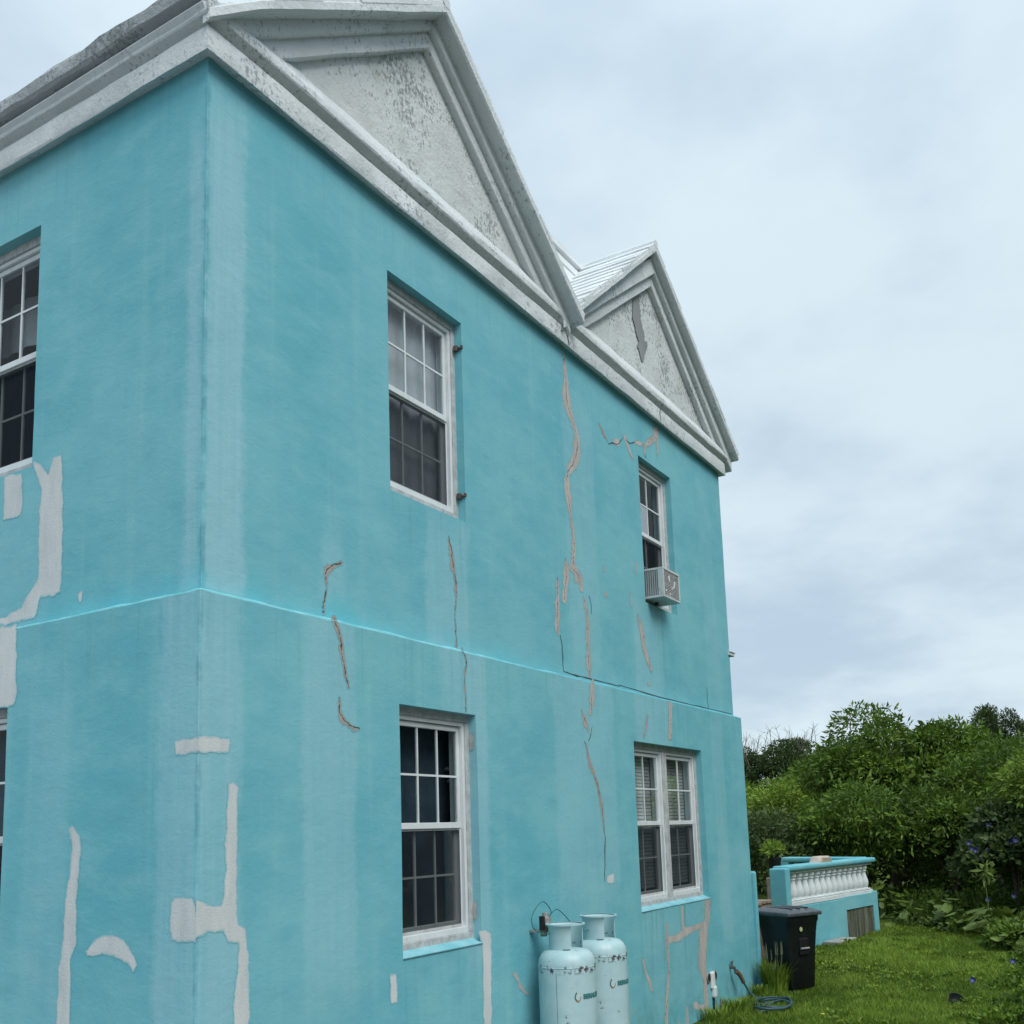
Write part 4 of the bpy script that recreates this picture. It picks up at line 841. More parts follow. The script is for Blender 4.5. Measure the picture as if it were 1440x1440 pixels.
pth = spline([(6.94, -.13, .32), (6.985, -.15, .28), (7.03, -.17, .2)], 6); mb = MB(); mb.tube(Lh(pth), .026, 12, .02); mb.build('hose_connector', simple('brown_rubber', (.13, .085, .06), .7, .2, 20), hs, smooth=True)
coil = [(7.03, -.17, .2), (7.06, -.22, .10), (7.06, -.30, .04), (6.98, -.40, .025)]
for k in range(0, 5 * 14):
    a = .6 - 2 * math.pi * k / 14; rr = .20 + .05 * math.sin(k * .83) + .035 * math.sin(k * .31 + 1) + .02 * (k // 14); coil.append((6.78 + rr * 1.25 * math.cos(a) + .02 * math.sin(k * .37), -.52 + rr * .62 * math.sin(a), .018 + .012 * (k // 14) + .012 * math.sin(k * 1.3)))
mb = MB(); mb.tube(Lh(spline(coil, 4)), .0105, 7); mb.build('hose', HOSE, hs, smooth=True)

# ------------------------------------------------------------------ wheelie bin
bn = empty('wheelie_bin', (8.06, -.36, .0), math.radians(17)); tag(bn, 'black wheelie bin with grey lid beside the house corner', 'bin')
BIN = simple('black_bin_plastic', (.006, .008, .010), .42, .25, 14, .25, spec=.4); LID = simple('charcoal_lid', (.055, .068, .08), .42, .2, 9, .2, spec=.5, dirt=(.12, .13, .13), dirt_amt=.4)
bn.rotation_euler = (0, 0, math.radians(332)); bn.scale = (.9, .9, 1)    # local -y faces the front of the bin
def bin_body():
    bm = bmesh.new()
    lv = [(0.0, .20, .185, 0), (.02, .212, .20, 0), (.40, .235, .225, 0), (.60, .25, .245, 0), (.70, .258, .262, 0), (.72, .266, .272, 0), (.775, .268, .276, 0), (.78, .262, .27, 0)]
    rings = []
    for z, hx, hy, dy in lv:
        rad = .05; ring = []
        for cx_, cy_, a0 in ((1, 1, 0), (-1, 1, 90), (-1, -1, 180), (1, -1, 270)):
            for q in range(4):
                a = math.radians(a0 + 30 * q); ring.append(bm.verts.new((cx_ * (hx - rad) + rad * math.cos(a), cy_ * (hy - rad) + rad * math.sin(a) + dy, z + .02)))
        rings.append(ring)
    for i in range(len(rings) - 1):
        for k in range(16): bm.faces.new((rings[i][k], rings[i][(k+1) % 16], rings[i+1][(k+1) % 16], rings[i+1][k]))
    bm.faces.new(rings[0][::-1]); bm.faces.new(rings[-1])
    me = bpy.data.meshes.new('body'); bm.to_mesh(me); bm.free(); me.polygons.foreach_set('use_smooth', [True] * len(me.polygons)); me.set_sharp_from_angle(angle=math.radians(35))
    return link('body', me, BIN, bn)
bin_body()
mb = MB(); hx, hy = .285, .30     # lid: two shallow pitched panels with ribs
mb.add([(-hx, -hy, .795), (hx, -hy, .795), (hx, hy, .795), (-hx, hy, .795), (-hx, -hy, .835), (hx, -hy, .835), (hx, hy, .845), (-hx, hy, .845), (-.2, -.2, .868), (.2, -.2, .868), (.2, .22, .878), (-.2, .22, .878)],
       [(0,3,2,1), (0,1,5,4), (1,2,6,5), (2,3,7,6), (3,0,4,7), (4,5,9,8), (5,6,10,9), (6,7,11,10), (7,4,8,11), (8,9,10,11)])
mb.build('lid', LID, bn, bevel=.012, smooth=True)
mb = MB()
for x in (-.13, 0, .13): mb.box((x - .02, -.21, .868), (x + .02, .2, .884))
mb.build('lid_rib', LID, bn, bevel=.006)
mb = MB(); mb.box((-.075, -.25, .38), (.075, -.215, .56)); mb.build('handle_recess', simple('bin_shadowed_recess', (.006, .007, .008), .6, .1), bn, bevel=.012)
mb = MB(); mb.tube([(-.07, -.256, .45), (.07, -.256, .45)], .011, 10); mb.build('catch_bar', GREYM, bn, smooth=True)
mb = MB(); mb.lathe([(.024, 0), (.024, .004), (.004, .006)], 18); o = mb.build('round_sticker', simple('pale_green_sticker', (.40, .44, .26), .5, .1), bn); o.location = (-.05, -.257, .655); o.rotation_euler = (math.pi / 2, 0, 0)
for x in (-.235, .235):
    mb = MB(); mb.lathe([(.02, -.025), (.09, -.025), (.1, -.015), (.1, .015), (.09, .025), (.02, .025)], 20); o = mb.build('wheel', BLACKP, bn, smooth=True); o.location = (x, .22, .1); o.rotation_euler = (0, math.pi / 2, 0)
mb = MB(); mb.tube([(-.24, .285, .77), (-.24, .33, .80), (.24, .33, .80), (.24, .285, .77)], .014, 8); mb.build('handle', BIN, bn, smooth=True)

# ------------------------------------------------------------------ terrace with balustrades
ang = math.atan2(-.55, 3.22)
tw = empty('balustrade_wall', (11.03, .50, 0), ang); tag(tw, 'turquoise terrace wall carrying a row of white vase balusters under a thick rail', 'balustrade')
WL = 3.24; TH = .23
BAL = lime_mat('white_painted_concrete', (.66, .71, .72), (.36, .39, .39), .05, .4)
def prism(mb, x0, x1, y0, y1, z0, z1, n=12, amp=.004):
    for k in range(n + 1):
        x = x0 + (x1 - x0) * k / n; w = lambda q: amp * noise.noise(Vector((x * 2.1, q, z0)))
        mb.v += [(x, y0 + w(1), z0), (x, y0 + w(2), z1 + w(5)), (x, y1 + w(3), z1 + w(6)), (x, y1 + w(4), z0)]
    o = len(mb.v) - 4 * (n + 1)
    for k in range(n):
        for j in range(4): mb.f.append((o+k*4+j, o+k*4+(j+1) % 4, o+(k+1)*4+(j+1) % 4, o+(k+1)*4+j))
    mb.f += [(o, o+1, o+2, o+3), (o+n*4+3, o+n*4+2, o+n*4+1, o+n*4)]
mb = MB(); prism(mb, 0, 1.98, 0, TH, -.2, .62); prism(mb, 1.981, 3.05, 0, TH, .44, .645); prism(mb, 3.051, WL, 0, TH, -.2, .66, 2); mb.build('base_wall', PAINT, tw, bevel=.006)
def moss_mat():
    t = NT('mossy_wet_concrete'); P = t.P; a = t.noise(t.vec(P, (9, 9, .8)), 1.0, 6, .65); b = t.noise(P, 12, 5, .65)
    c = t.mix(t.ramp(a, .35, .65), (.025, .03, .022), (.15, .165, .12)); c = t.mix(t.math('MULTIPLY', t.ramp(b, .5, .7), .6), c, (.05, .07, .025)); c = t.mix(t.math('MULTIPLY', t.ramp(a, .62, .72), .6), c, (.20, .27, .29))
    t.pbr(c, .8, 0, t.bump(b, .8, .02), .3); return t.m
MOSS = moss_mat()
mb = MB(); prism(mb, 1.985, 3.045, .018, TH - .02, -.2, .436, 12, .008); mb.build('mossy_panel', MOSS, tw)
mb = MB(); prism(mb, -.02, .12, -.015, TH + .015, -.2, 1.165, 3); mb.build('pier', PAINT, tw, bevel=.02)
mb = MB(); prism(mb, .121, WL - .12, .02, TH - .02, .625, .69); mb.build('plinth', BAL, tw, bevel=.008)
mb = MB(); prism(mb, .121, WL - .06, .03, TH - .03, 1.085, 1.12); mb.build('head_course', BAL, tw, bevel=.006)
mb = MB(); prism(mb, .09, WL + .01, -.02, TH + .02, 1.122, 1.195, 14); mb.build('rail', PAINT, tw, bevel=.028, smooth=True)
bal_prof = [(.05, .0), (.056, .004), (.056, .028), (.045, .034), (.05, .045), (.058, .075), (.06, .105), (.056, .14), (.045, .18), (.035, .22), (.031, .25), (.031, .262), (.042, .266), (.042, .278), (.034, .284), (.04, .30), (.052, .306), (.052, .322), (.05, .356)]
mb = MB(); mb.lathe(bal_prof, 16); b0 = mb.build('baluster', BAL, tw, smooth=True)
NB = 15
for k in range(NB):
    b = b0 if k == 0 else b0.copy()
    if k: COL.objects.link(b); b.parent = tw
    b.location = (.22 + (WL - .46) * k / (NB - 1), TH / 2, .69); b.rotation_euler = (0, 0, k * 1.7); b.scale = (1.22, 1.22, 1.1)
    mb = MB(); x = b.location.x; mb.box((x - .07, .026, .691), (x + .07, TH - .026, .714)); mb.build('baluster_foot', BAL, tw, bevel=.008)
bw = empty('back_balustrade', (14.27, .12, 0), math.atan2(1.75, .62)); tag(bw, 'second turquoise rail with dark gaps at the back of the terrace', 'balustrade')
mb = MB(); prism(mb, 0, 1.5, 0, .2, -.2, .66); mb.build('base_wall', PAINT, bw, bevel=.006)
mb = MB(); prism(mb, -.05, 1.5, -.02, .22, 1.12, 1.205); mb.build('rail', PAINT, bw, bevel=.028, smooth=True)
mb = MB(); prism(mb, 1.36, 1.53, -.01, .21, -.2, 1.2, 3); mb.build('pier', PAINT, bw, bevel=.02)
for k in range(8):
    b = b0.copy(); COL.objects.link(b); b.parent = bw; b.location = (.25 + 1.0 * k / 7, .1, .67); b.scale = (1.12, 1.12, 1.22)
cs = empty('concrete_slab', (11.03 + 1.32 * math.cos(ang) , .50 + 1.32 * math.sin(ang) - .12, 0), ang); tag(cs, 'low grey concrete slab half sunk in the grass against the terrace wall', 'slab')
mb = MB(); prism(mb, -.34, .32, -.14, .1, -.1, .075, 5, .012); mb.build('slab', MOSS if False else simple('grey_concrete', (.30, .31, .29), .9, .2, 9, .6, dirt=(.12, .13, .09)), cs, bevel=.012)
# things on the terrace
TAN = simple('tan_stone', (.33, .28, .20), .85, .2, 12, .4)
st = empty('stone_ornament', (12.45, .36, 1.0), ang); tag(st, 'tan stone ornament with sloped sides just behind the balustrade rail', 'ornament')
mb = MB(); mb.add([(-.26, -.08, .17), (.26, -.08, .17), (.26, .1, .17), (-.26, .1, .17), (-.16, -.07, .285), (.15, -.07, .285), (.15, .09, .285), (-.16, .09, .285)], [(0,3,2,1), (4,5,6,7), (0,1,5,4), (1,2,6,5), (2,3,7,6), (3,0,4,7)]); mb.build('slab', simple('pale_stone_rim', (.47, .42, .36), .85, .15, 12, .3), st, bevel=.02)
mb = MB(); mb.add([(-.19, -.088, .17), (.19, -.088, .17), (.13, -.084, .26), (-.13, -.084, .26)] + [(-.19, -.06, .17), (.19, -.06, .17), (.13, -.06, .26), (-.13, -.06, .26)], [(0,1,2,3), (0,4,5,1), (1,5,6,2), (2,6,7,3), (3,7,4,0)]); mb.build('face', TAN, st)
mb = MB(); mb.tube([(0, .01, -.4), (0, .01, .18)], .03, 8); mb.build('foot', IRON, st)
pd = empty('timber_platform', (9.95, 1.35, 0), 0); tag(pd, 'weathered grey brown timber platform between the house corner and the pier', 'platform')
PLANK = simple('grey_brown_plank', (.24, .19, .15), .85, .25, 10, .6, dirt=(.10, .09, .08))
for k in range(5): mb = MB(); mb.box((-.5 + .21 * k, -.8, .74 + .006 * (k % 2)), (-.5 + .21 * k + .195, .6, .78 + .006 * (k % 2))); mb.build('plank', PLANK, pd, bevel=.005)
mb = MB(); mb.box((-.49, -.78, .62), (.54, -.74, .738)); mb.box((-.46, -.74, .0), (-.38, .55, .738)); mb.box((.42, -.74, 0), (.5, .55, .738)); mb.build('frame', PLANK, pd, bevel=.005)
# low porch wall at the far corner of the house
pw = empty('porch_wall', (RX + LO, 0, 0)); tag(pw, 'low turquoise porch wall sticking out past the far house corner', 'wall')
mb = MB(); mb.box((.003, -.11, -.2), (.06, 2.2, 1.28)); mb.build('wall', PAINT, pw, bevel=.02)

# ------------------------------------------------------------------ plants
def unit(n): 
    v = RNG.normal(size=(n, 3)); return v / np.linalg.norm(v, axis=1)[:, None]
def leaf_cloud(P, N, size, aspect=.42, droop=.5, fold=.25):
    """folded two-triangle leaves at points P growing along N"""
    n = len(P); d = N + unit(n) * .75; d[:, 2] -= droop * RNG.random(n); d /= np.linalg.norm(d, axis=1)[:, None]
    s = np.cross(d, unit(n)); s /= np.linalg.norm(s, axis=1)[:, None] + 1e-9; k = np.cross(d, s)
    L = size * (.6 + .8 * RNG.random(n))[:, None]; w = L * aspect * .5
    a = P; b = P + d * L; c = P + d * L * .45 + s * w + k * w * fold; e = P + d * L * .45 - s * w + k * w * fold
    V = np.stack([a, c, b, e], 1).reshape(-1, 3); i = np.arange(n)[:, None] * 4
    F = np.concatenate([i + np.array([[0, 1, 2]]), i + np.array([[0, 2, 3]])], 1).reshape(-1, 3)
    return V, F
def crown(blobs, dens, size, aspect=.42, droop=.5, tone_sp=.25, bias=.0):
    """blobs = rows (x, y, z, rx, ry, rz): sprays of leaves on the shells of many small clumps"""
    Vs, Fs, Ts, o = [], [], [], 0
    for x, y, z, rx, ry, rz in blobs:
        n = max(12, int(dens * (rx * ry + ry * rz + rx * rz)))
        u = unit(n); u[:, 2] = np.where(u[:, 2] < -.35, -u[:, 2], u[:, 2]); rad = (1 - .38 * RNG.random(n) ** 2)[:, None]
        lump = 1 + .30 * np.sin(u[:, :1] * 5 + x * 7) * np.sin(u[:, 1:2] * 5 + y * 5) * np.cos(u[:, 2:] * 4 + z)
        P = np.array([x, y, z]) + u * rad * lump * np.array([rx, ry, rz])
        V, F = leaf_cloud(P, u, size, aspect, droop); base = .46 + bias + RNG.normal() * .24
        t = np.clip(base + RNG.normal(size=n) * tone_sp, 0, 1)
        Vs.append(V); Fs.append(F + o); Ts.append(np.repeat(t, 2)); o += len(V)
    return np.concatenate(Vs), np.concatenate(Fs), np.concatenate(Ts)
def scatter_blobs(c, r, n, br, flat=.8):
    out = []
    for k in range(n):
        u = unit(1)[0]; u[2] = abs(u[2]) * 1.1 - .1 if random.random() < .72 else u[2]; q = .5 + .5 * random.random() ** .7
        b = br * (.6 + .8 * random.random()); out.append((c[0] + u[0] * r[0] * q, c[1] + u[1] * r[1] * q, c[2] + u[2] * r[2] * q, b, b, b * flat))
    return out
def tree(name, label, cat, xy, h, r, n, br, mat, dens=260, size=.16, trunk_r=.09, low=.15, aspect=.42, droop=.5, group=None, bias=0, flat=.8, extra=None):
    z0 = 0.0; t = empty(name, (xy[0], xy[1], z0)); tag(t, label, cat, group)
    h *= 1.06; size *= .70; dens *= 2.0; br *= 1.22; n = int(n * .8); cz = h * (low + 1) / 2; blobs = scatter_blobs((0, 0, cz), (r[0], r[1], h * (1 - low) / 2 - br * .5), n, br, flat)
    blobs += extra or []
    mb = MB(); mb.tube(spline([(0, 0, -.1), (.05, .03, h * .25), (-.04, .05, h * .5), (.02, 0, h * .8)], 5), trunk_r, 8, trunk_r * .35)
    for b in blobs[::4]:
        p0 = Vector((0, 0, h * (.2 + .3 * random.random()))); p1 = Vector(b[:3]); m = (p0 + p1) / 2 + Vector((0, 0, -.1))
        mb.tube([p0, m, p1], trunk_r * .35, 5, trunk_r * .1)
    mb.build('trunk', BARK, t, smooth=True)
    V, F, T = crown(blobs, dens, size, aspect, droop, bias=bias); mesh_np('crown', V, F, T, mat, t); return t
def bare(t, base, n, L, mat=TWIG):
    mb = MB()
    for k in range(n):
        x, y = random.uniform(-.8, .8), random.uniform(-.8, .8); p = Vector((x, y, base + random.uniform(-.3, .2))); d = Vector((random.uniform(-.35, .35), random.uniform(-.35, .35), 1)).normalized()
        e = p + d * L * random.uniform(.5, 1.1); mb.tube([p, (p + e) / 2 + Vector((random.uniform(-.05, .05), 0, 0)), e], .014, 4, .004)
        for q in range(4):
            s = p.lerp(e, random.uniform(.3, .9)); mb.tube([s, s + Vector((random.uniform(-.3, .3), random.uniform(-.3, .3), random.uniform(.1, .35)))], .007, 4, .003)
    mb.build('bare_twigs', mat, t)
GB = 'trees and tall shrubs behind the lawn'
tree('broadleaf_tree', 'largest rounded green tree, its domed top highest in the middle of the hedge', 'tree', (20.6, .85), 4.05, (1.4, 1.2), 46, .52, LEAF, 300, .19, .12, .05, .32, .9, GB, .0, extra=[(0, -.05, 3.6, .6, .55, .45)])
tree('broadleaf_tree', 'green tree with a blunt lower top right of the domed one', 'tree', (20.4, -.35), 3.72, (1.35, 1.15), 38, .5, LEAF, 300, .19, .1, .05, .32, .9, GB, -.03)
tree('broadleaf_tree', 'yellowish green tree between the house corner and the domed tree', 'tree', (19.6, 2.75), 2.8, (1.4, 1.1), 36, .46, LEAFL, 300, .17, .1, .05, .34, .8, GB, -.05)
tree('broadleaf_tree', 'mid green tree filling the dip left of the domed top', 'tree', (22.3, 2.35), 3.3, (1.4, 1.1), 34, .5, LEAF, 280, .19, .1, .05, .34, .9, GB, .05)
tree('broadleaf_tree', 'dark green low tree behind the black planter on the terrace', 'tree', (16.9, 2.35), 2.0, (1.0, .9), 26, .4, LEAFD, 320, .15, .07, .02, .4, .6, GB, .25)
tree('broadleaf_tree', 'light green leafy tree at the right edge of the view', 'tree', (15.6, -3.05), 2.72, (1.2, .95), 40, .4, LEAFL, 380, .15, .08, .05, .36, .7, GB)
tree('broadleaf_tree', 'green tree half hidden above the blue flowered bush', 'tree', (18.6, -1.75), 3.0, (1.2, .9), 34, .46, LEAF, 300, .17, .09, .05, .34, .8, GB, .05)
tree('broadleaf_tree', 'dark green shrubby tree directly behind the balustrade rail', 'tree', (17.3, .75), 2.45, (.95, 1.3), 36, .4, LEAF, 320, .17, .08, .02, .34, .9, GB, -.16)
tree('broadleaf_tree', 'low dark tree in the gap between the balustrade end and the flowers', 'tree', (17.6, -.75), 2.35, (.9, .95), 30, .4, LEAF, 320, .17, .08, .0, .34, .9, GB, -.14)
tree('conifer_tree', 'dark feathery conifer with the tallest spire at upper right', 'tree', (28.0, -.45), 4.75, (.38, .42), 44, .19, LEAFD, 620, .12, .09, .3, .3, -.3, GB, .1, 1.5, [(0, -.05, 4.35, .2, .2, .45)])
tree('conifer_tree', 'dark conifer with a lower ragged top beside the tallest spire', 'tree', (28.4, -1.15), 4.4, (.6, .5), 44, .19, LEAFD, 620, .12, .09, .3, .3, -.3, GB, .1, 1.5, [(0, .15, 4.05, .14, .14, .4), (.1, -.3, 3.95, .16, .16, .4)])
for (x, y, h, lab) in ((31, 7.45, 4.5, 'far dark flat topped tree with bare twigs next to the house corner'), (31, 5.85, 4.55, 'far dark rounded tree with bare twigs sticking up against the sky')):
    t = tree('flat_topped_tree', lab, 'tree', (x, y), h - .25, (1.0, .75), 26, .42, LEAFD, 300, .17, .12, .3, .36, .2, GB, .1); bare(t, h - .5, 26, .9)
for x, y, h, lab in ((25.5, 6.2, 3.2, 'dull green tree seen low beside the house corner'), (26.5, 3.9, 3.5, 'dull green tree behind the yellowish one'), (26, -1.9, 3.5, 'dull green tree at far right under the conifers')):
    tree('broadleaf_tree', lab, 'tree', (x, y), h, (1.6, 1.4), 30, .55, LEAF, 190, .22, .1, .02, .36, .8, GB, -.02)
bl = [(x, y, z, .5, .5, .42) for x, y, z in zip(RNG.uniform(22.5, 24.5, 260), RNG.uniform(-5.5, 14, 260), RNG.uniform(.1, 2.2, 260))]
V, F, T = crown(bl, 300, .17, .36, .8, .25, -.15); tag(mesh_np('background_shrubs', V, F, T, LEAFD), kind='stuff')
# morning glory bush with blue flowers
mg = tree('morning_glory_bush', 'dark bush overgrown by vine with blue violet flowers', 'bush', (15.2, -2.05), 1.92, (.95, .72), 40, .26, LEAFD, 700, .13, .05, .02, .85, .7, None, .25)
FLOWER = simple('violet_blue_petals', (.04, .045, .115), .6, .25, 30); FLC = simple('pale_flower_throat', (.13, .16, .42), .6, .1, 30)
def flower_mesh(r=.042):
    mb = MB(); n = 10; mb.v.append((0, 0, -.03))
    for k in range(n): a = 2*math.pi*k/n; rr = r * (.92 + .1 * (k % 2)); mb.v.append((rr * math.cos(a), rr * math.sin(a), .008 * (k % 2)))
    for k in range(n): a = 2*math.pi*k/n; mb.v.append((r * .4 * math.cos(a), r * .4 * math.sin(a), -.012))
    for k in range(n):
        k2 = (k+1) % n; mb.f += [(1+k, 1+k2, n+1+k2, n+1+k), (n+1+k, n+1+k2, 0)]
    return mb
f0 = flower_mesh().build('flower', FLOWER, mg, smooth='all'); f0.data.materials.append(FLC)
for p in f0.data.polygons: p.material_index = 1 if 0 in p.vertices else 0
def face_cam(o, p, parent=None):
    d = (Vector((-3.36, -3.74, 1.9)) - Vector(p)).normalized(); d = (d + Vector((random.uniform(-.4, .4), random.uniform(-.4, .4), random.uniform(-.1, .5)))).normalized()
    o.rotation_euler = d.to_track_quat('Z', 'Y').to_euler()
FL = [(-.55,.55,1.36),(-.55,.52,1.27),(-.57,.46,1.24),(-.55,.42,1.29),(-.5,.36,1.21),(-.52,.30,1.24),(-.5,.5,1.17),(-.48,.40,1.13),(-.6,-.08,1.42),(-.62,-.12,1.39),(-.58,-.05,1.36),(-.6,-.34,1.37),(-.58,-.38,1.34),(-.62,-.40,1.02),(-.6,-.44,.96),(-.63,-.36,1.10),(-.66,-.47,.92),(-.62,-.02,.55),(-.64,.35,.5),(-.3,.28,1.62)]
for k, (x, y, z) in enumerate(FL):
    o = f0 if k == 0 else f0.copy()
    if k: COL.objects.link(o); o.parent = mg
    o.location = (x - .40 - .08 * random.random(), y, z + .04); face_cam(o, (15.2 + x, -2.05 + y, z))
# big leaved plants at the edge of the lawn
def big_leaf(r):
    mb = MB(); n = 12; mb.v.append((0, 0, 0))
    for k in range(n + 1):
        a = -math.pi * .92 + 2 * math.pi * .92 * k / n; rr = r * (.78 + .3 * math.cos(a) ** 2 * (1 if math.cos(a) > 0 else .4)) * (1 + .05 * math.sin(5 * a))
        mb.v.append((rr * math.cos(a) * 1.25, rr * math.sin(a), .16 * r * math.cos(2 * a) - .22 * r * abs(math.cos(a)) + .05 * r * math.sin(k * 2.3)))
    mb.f = [(0, k, k + 1) for k in range(1, n + 1)]; return mb
LM = []
for k, (r, tn) in enumerate(((.15, .35), (.19, .6), (.23, .85), (.17, .2))):
    o = big_leaf(r).build('leaf', LEAFG, None, recalc=False, smooth='all'); a = o.data.attributes.new('tone', 'FLOAT', 'FACE'); a.data.foreach_set('value', [tn + .06 * random.random() for _ in o.data.polygons]); LM.append(o.data); bpy.data.objects.remove(o)
def leafy_plant(xy, n, spread, hmax, label, sc=1.0):
    n = int(n * 3.0)
    t = empty('large_leaved_plant', (*xy, ground_z(*xy))); tag(t, label, 'plant', 'large leaved plants along the lawn edge'); mb = MB()
    for k in range(n):
        a = random.uniform(0, 6.28); q = spread * math.sqrt(random.random()); h = hmax * (.35 + .65 * random.random()) * (1 - .35 * q / spread)
        p = Vector((q * math.cos(a), q * math.sin(a), h)); mb.tube(spline([(p.x * .3, p.y * .3, -.05), (p.x * .7, p.y * .7, h * .6), p], 3), .008, 5, .005)
        o = bpy.data.objects.new('leaf', LM[k % 4]); COL.objects.link(o); o.parent = t; o.location = p
        o.rotation_euler = (random.uniform(-.7, .7), random.uniform(-.3, 1.0), a + random.uniform(-.6, .6)); s = sc * random.uniform(.32, .8); o.scale = (s, s * random.uniform(.75, 1.05), s)
    mb.build('stem', STEM, t)
for xy, n, sp, h, lab, sc in (((16.5, .35), 9, .35, .75, 'upright pale big leaves right beside the balustrade end', .85), ((16.3, -.55), 12, .55, .6, 'big leaved clump farthest back along the lawn edge', .8), ((15.3, -1.0), 14, .6, .55, 'sprawling big leaved clump in front of the dark hedge gap', .9),
        ((14.4, -1.35), 14, .6, .6, 'big leaved clump below the blue flowers', .95), ((13.6, -2.0), 16, .6, .55, 'bright big leaved clump nearer the camera under the flowers', 1.0), ((12.6, -2.35), 12, .5, .42, 'low flat big leaves at the right edge of the lawn', 1.0), ((11.7, -2.75), 12, .5, .36, 'nearest big leaves cut by the right picture edge', .95), ((14.9, -.35), 9, .4, .38, 'small low big leaved clump nearest the open lawn', .7), ((13.5, -2.9), 14, .6, .7, 'taller big leaves crowding the right edge behind the others', .95)):
    leafy_plant(xy, n, sp, h, lab, sc)
pp = empty('palmate_plant', (13.9, -1.72, 0)); tag(pp, 'single tall stem topped by a rosette of pale narrow leaves', 'plant')
mb = MB(); mb.tube([(0, 0, 0), (.02, 0, .5), (0, .01, .95)], .012, 6, .007); mb.build('stem', STEM, pp)
V, F = leaf_cloud(np.repeat([[0, 0, .97]], 46, 0) + RNG.normal(size=(46, 3)) * .05, unit(46) * [1, 1, .6] + [0, 0, .2], .17, .22, .2); mesh_np('leaf_rosette', V, F, np.repeat(.6 + .3 * RNG.random(46), 2), LEAFG, pp)
# undergrowth below the hedge: uncountable
bl = []
for k in range(150):
    x = RNG.uniform(12.3, 19); y0 = -2.7 if x < 14 else -3.0; y1 = -2.2 + (x - 12.3) * .52; y = RNG.uniform(y0, min(y1, 1.5)); b = RNG.uniform(.12, .26)
    if y > -.15 - .17 * (x - 14.3) and x < 15.4: continue
    bl.append((x, y, b * .5, b * 1.3, b * 1.3, b * (.7 + .9 * (x > 15))))
V, F, T = crown(bl, 900, .085, .5, .4, .25, -.05); tag(mesh_np('undergrowth', V, F, T, LEAF), kind='stuff')
bl = []
for k in range(90):
    x = RNG.uniform(6.6, 13.6); y = -2.45 - RNG.random() * .8 + .06 * (x - 8); b = RNG.uniform(.05, .11); bl.append((x, y, .02, b * 1.7, b * 1.7, b * .9))
V, F, T = crown(bl, 2600, .05, .7, .2, .3, .0); tag(mesh_np('creeping_weeds', V, F, T, LEAF), kind='stuff')
# single flowers lying in the grass
for (x, y, lab) in ((8.62, -2.12, 'pale violet flower in the grass near the dark bowl'), (10.25, -2.36, 'dark violet flower among weeds at the right edge')):
    fl = empty('wild_flower', (x, y, ground_z(x, y))); tag(fl, lab, 'flower'); o = f0.copy(); COL.objects.link(o); o.parent = fl; o.name = 'petals'; o.location = (0, 0, .11); o.scale = (.85, .85, .85); face_cam(o, (x, y, .1))
    mb = MB(); mb.tube([(0, 0, 0), (0, 0, .09)], .004, 5); mb.build('stem', STEM, fl)
dn = empty('dandelion', (6.32, -1.14, ground_z(6.32, -1.14))); tag(dn, 'tiny yellow dandelion in the lawn in front of the hose coil', 'flower')
mb = MB(); mb.lathe([(.003, 0), (.017, .004), (.02, .010), (.012, .014), (.002, .015)], 12, (0, 0, .07)); mb.build('petals', simple('yellow_petals', (.55, .48, .05), .7, .1, 30), dn, smooth=True)
mb = MB(); mb.tube([(0, 0, 0), (.004, 0, .07)], .003, 5); mb.build('stem', STEM, dn)
bo = empty('dark_bowl', (7.62, -2.08, ground_z(7.62, -2.08) + .03)); tag(bo, 'small black bowl lying tipped in the grass', 'bowl'); bo.rotation_euler = (.35, -.55, 0)
mb = MB(); mb.lathe([(.01, -.01), (.04, -.008), (.062, .02), (.072, .05), (.068, .05), (.056, .02), (.036, .0), (.01, -.002)], 20, cap=False); mb.build('bowl', BLACKP, bo, smooth=True)
# planter pot with plant on the pier
po = empty('potted_plant', (12.9, 1.22, 0)); tag(po, 'black and grey pot with a pale green plant behind the pier', 'potted plant')
mb = MB(); mb.box((-.12, -.12, 0), (.12, .12, .95)); mb.build('stand', simple('weathered_stone', (.2, .18, .15), .9, .2, 9, .5), po, bevel=.02)
mb = MB(); mb.lathe([(.08, .95), (.09, .97), (.105, 1.22), (.115, 1.235), (.115, 1.26), (.1, 1.26), (.09, 1.2)], 20); mb.build('pot', BLACKP, po, smooth=True)
V, F, T = crown([(0, 0, 1.36, .15, .15, .1), (.06, .05, 1.42, .1, .1, .09), (-.06, -.06, 1.38, .1, .1, .08)], 2600, .09, .3, .2, .2, .2); mesh_np('foliage', V, F, T, LEAFL, po)
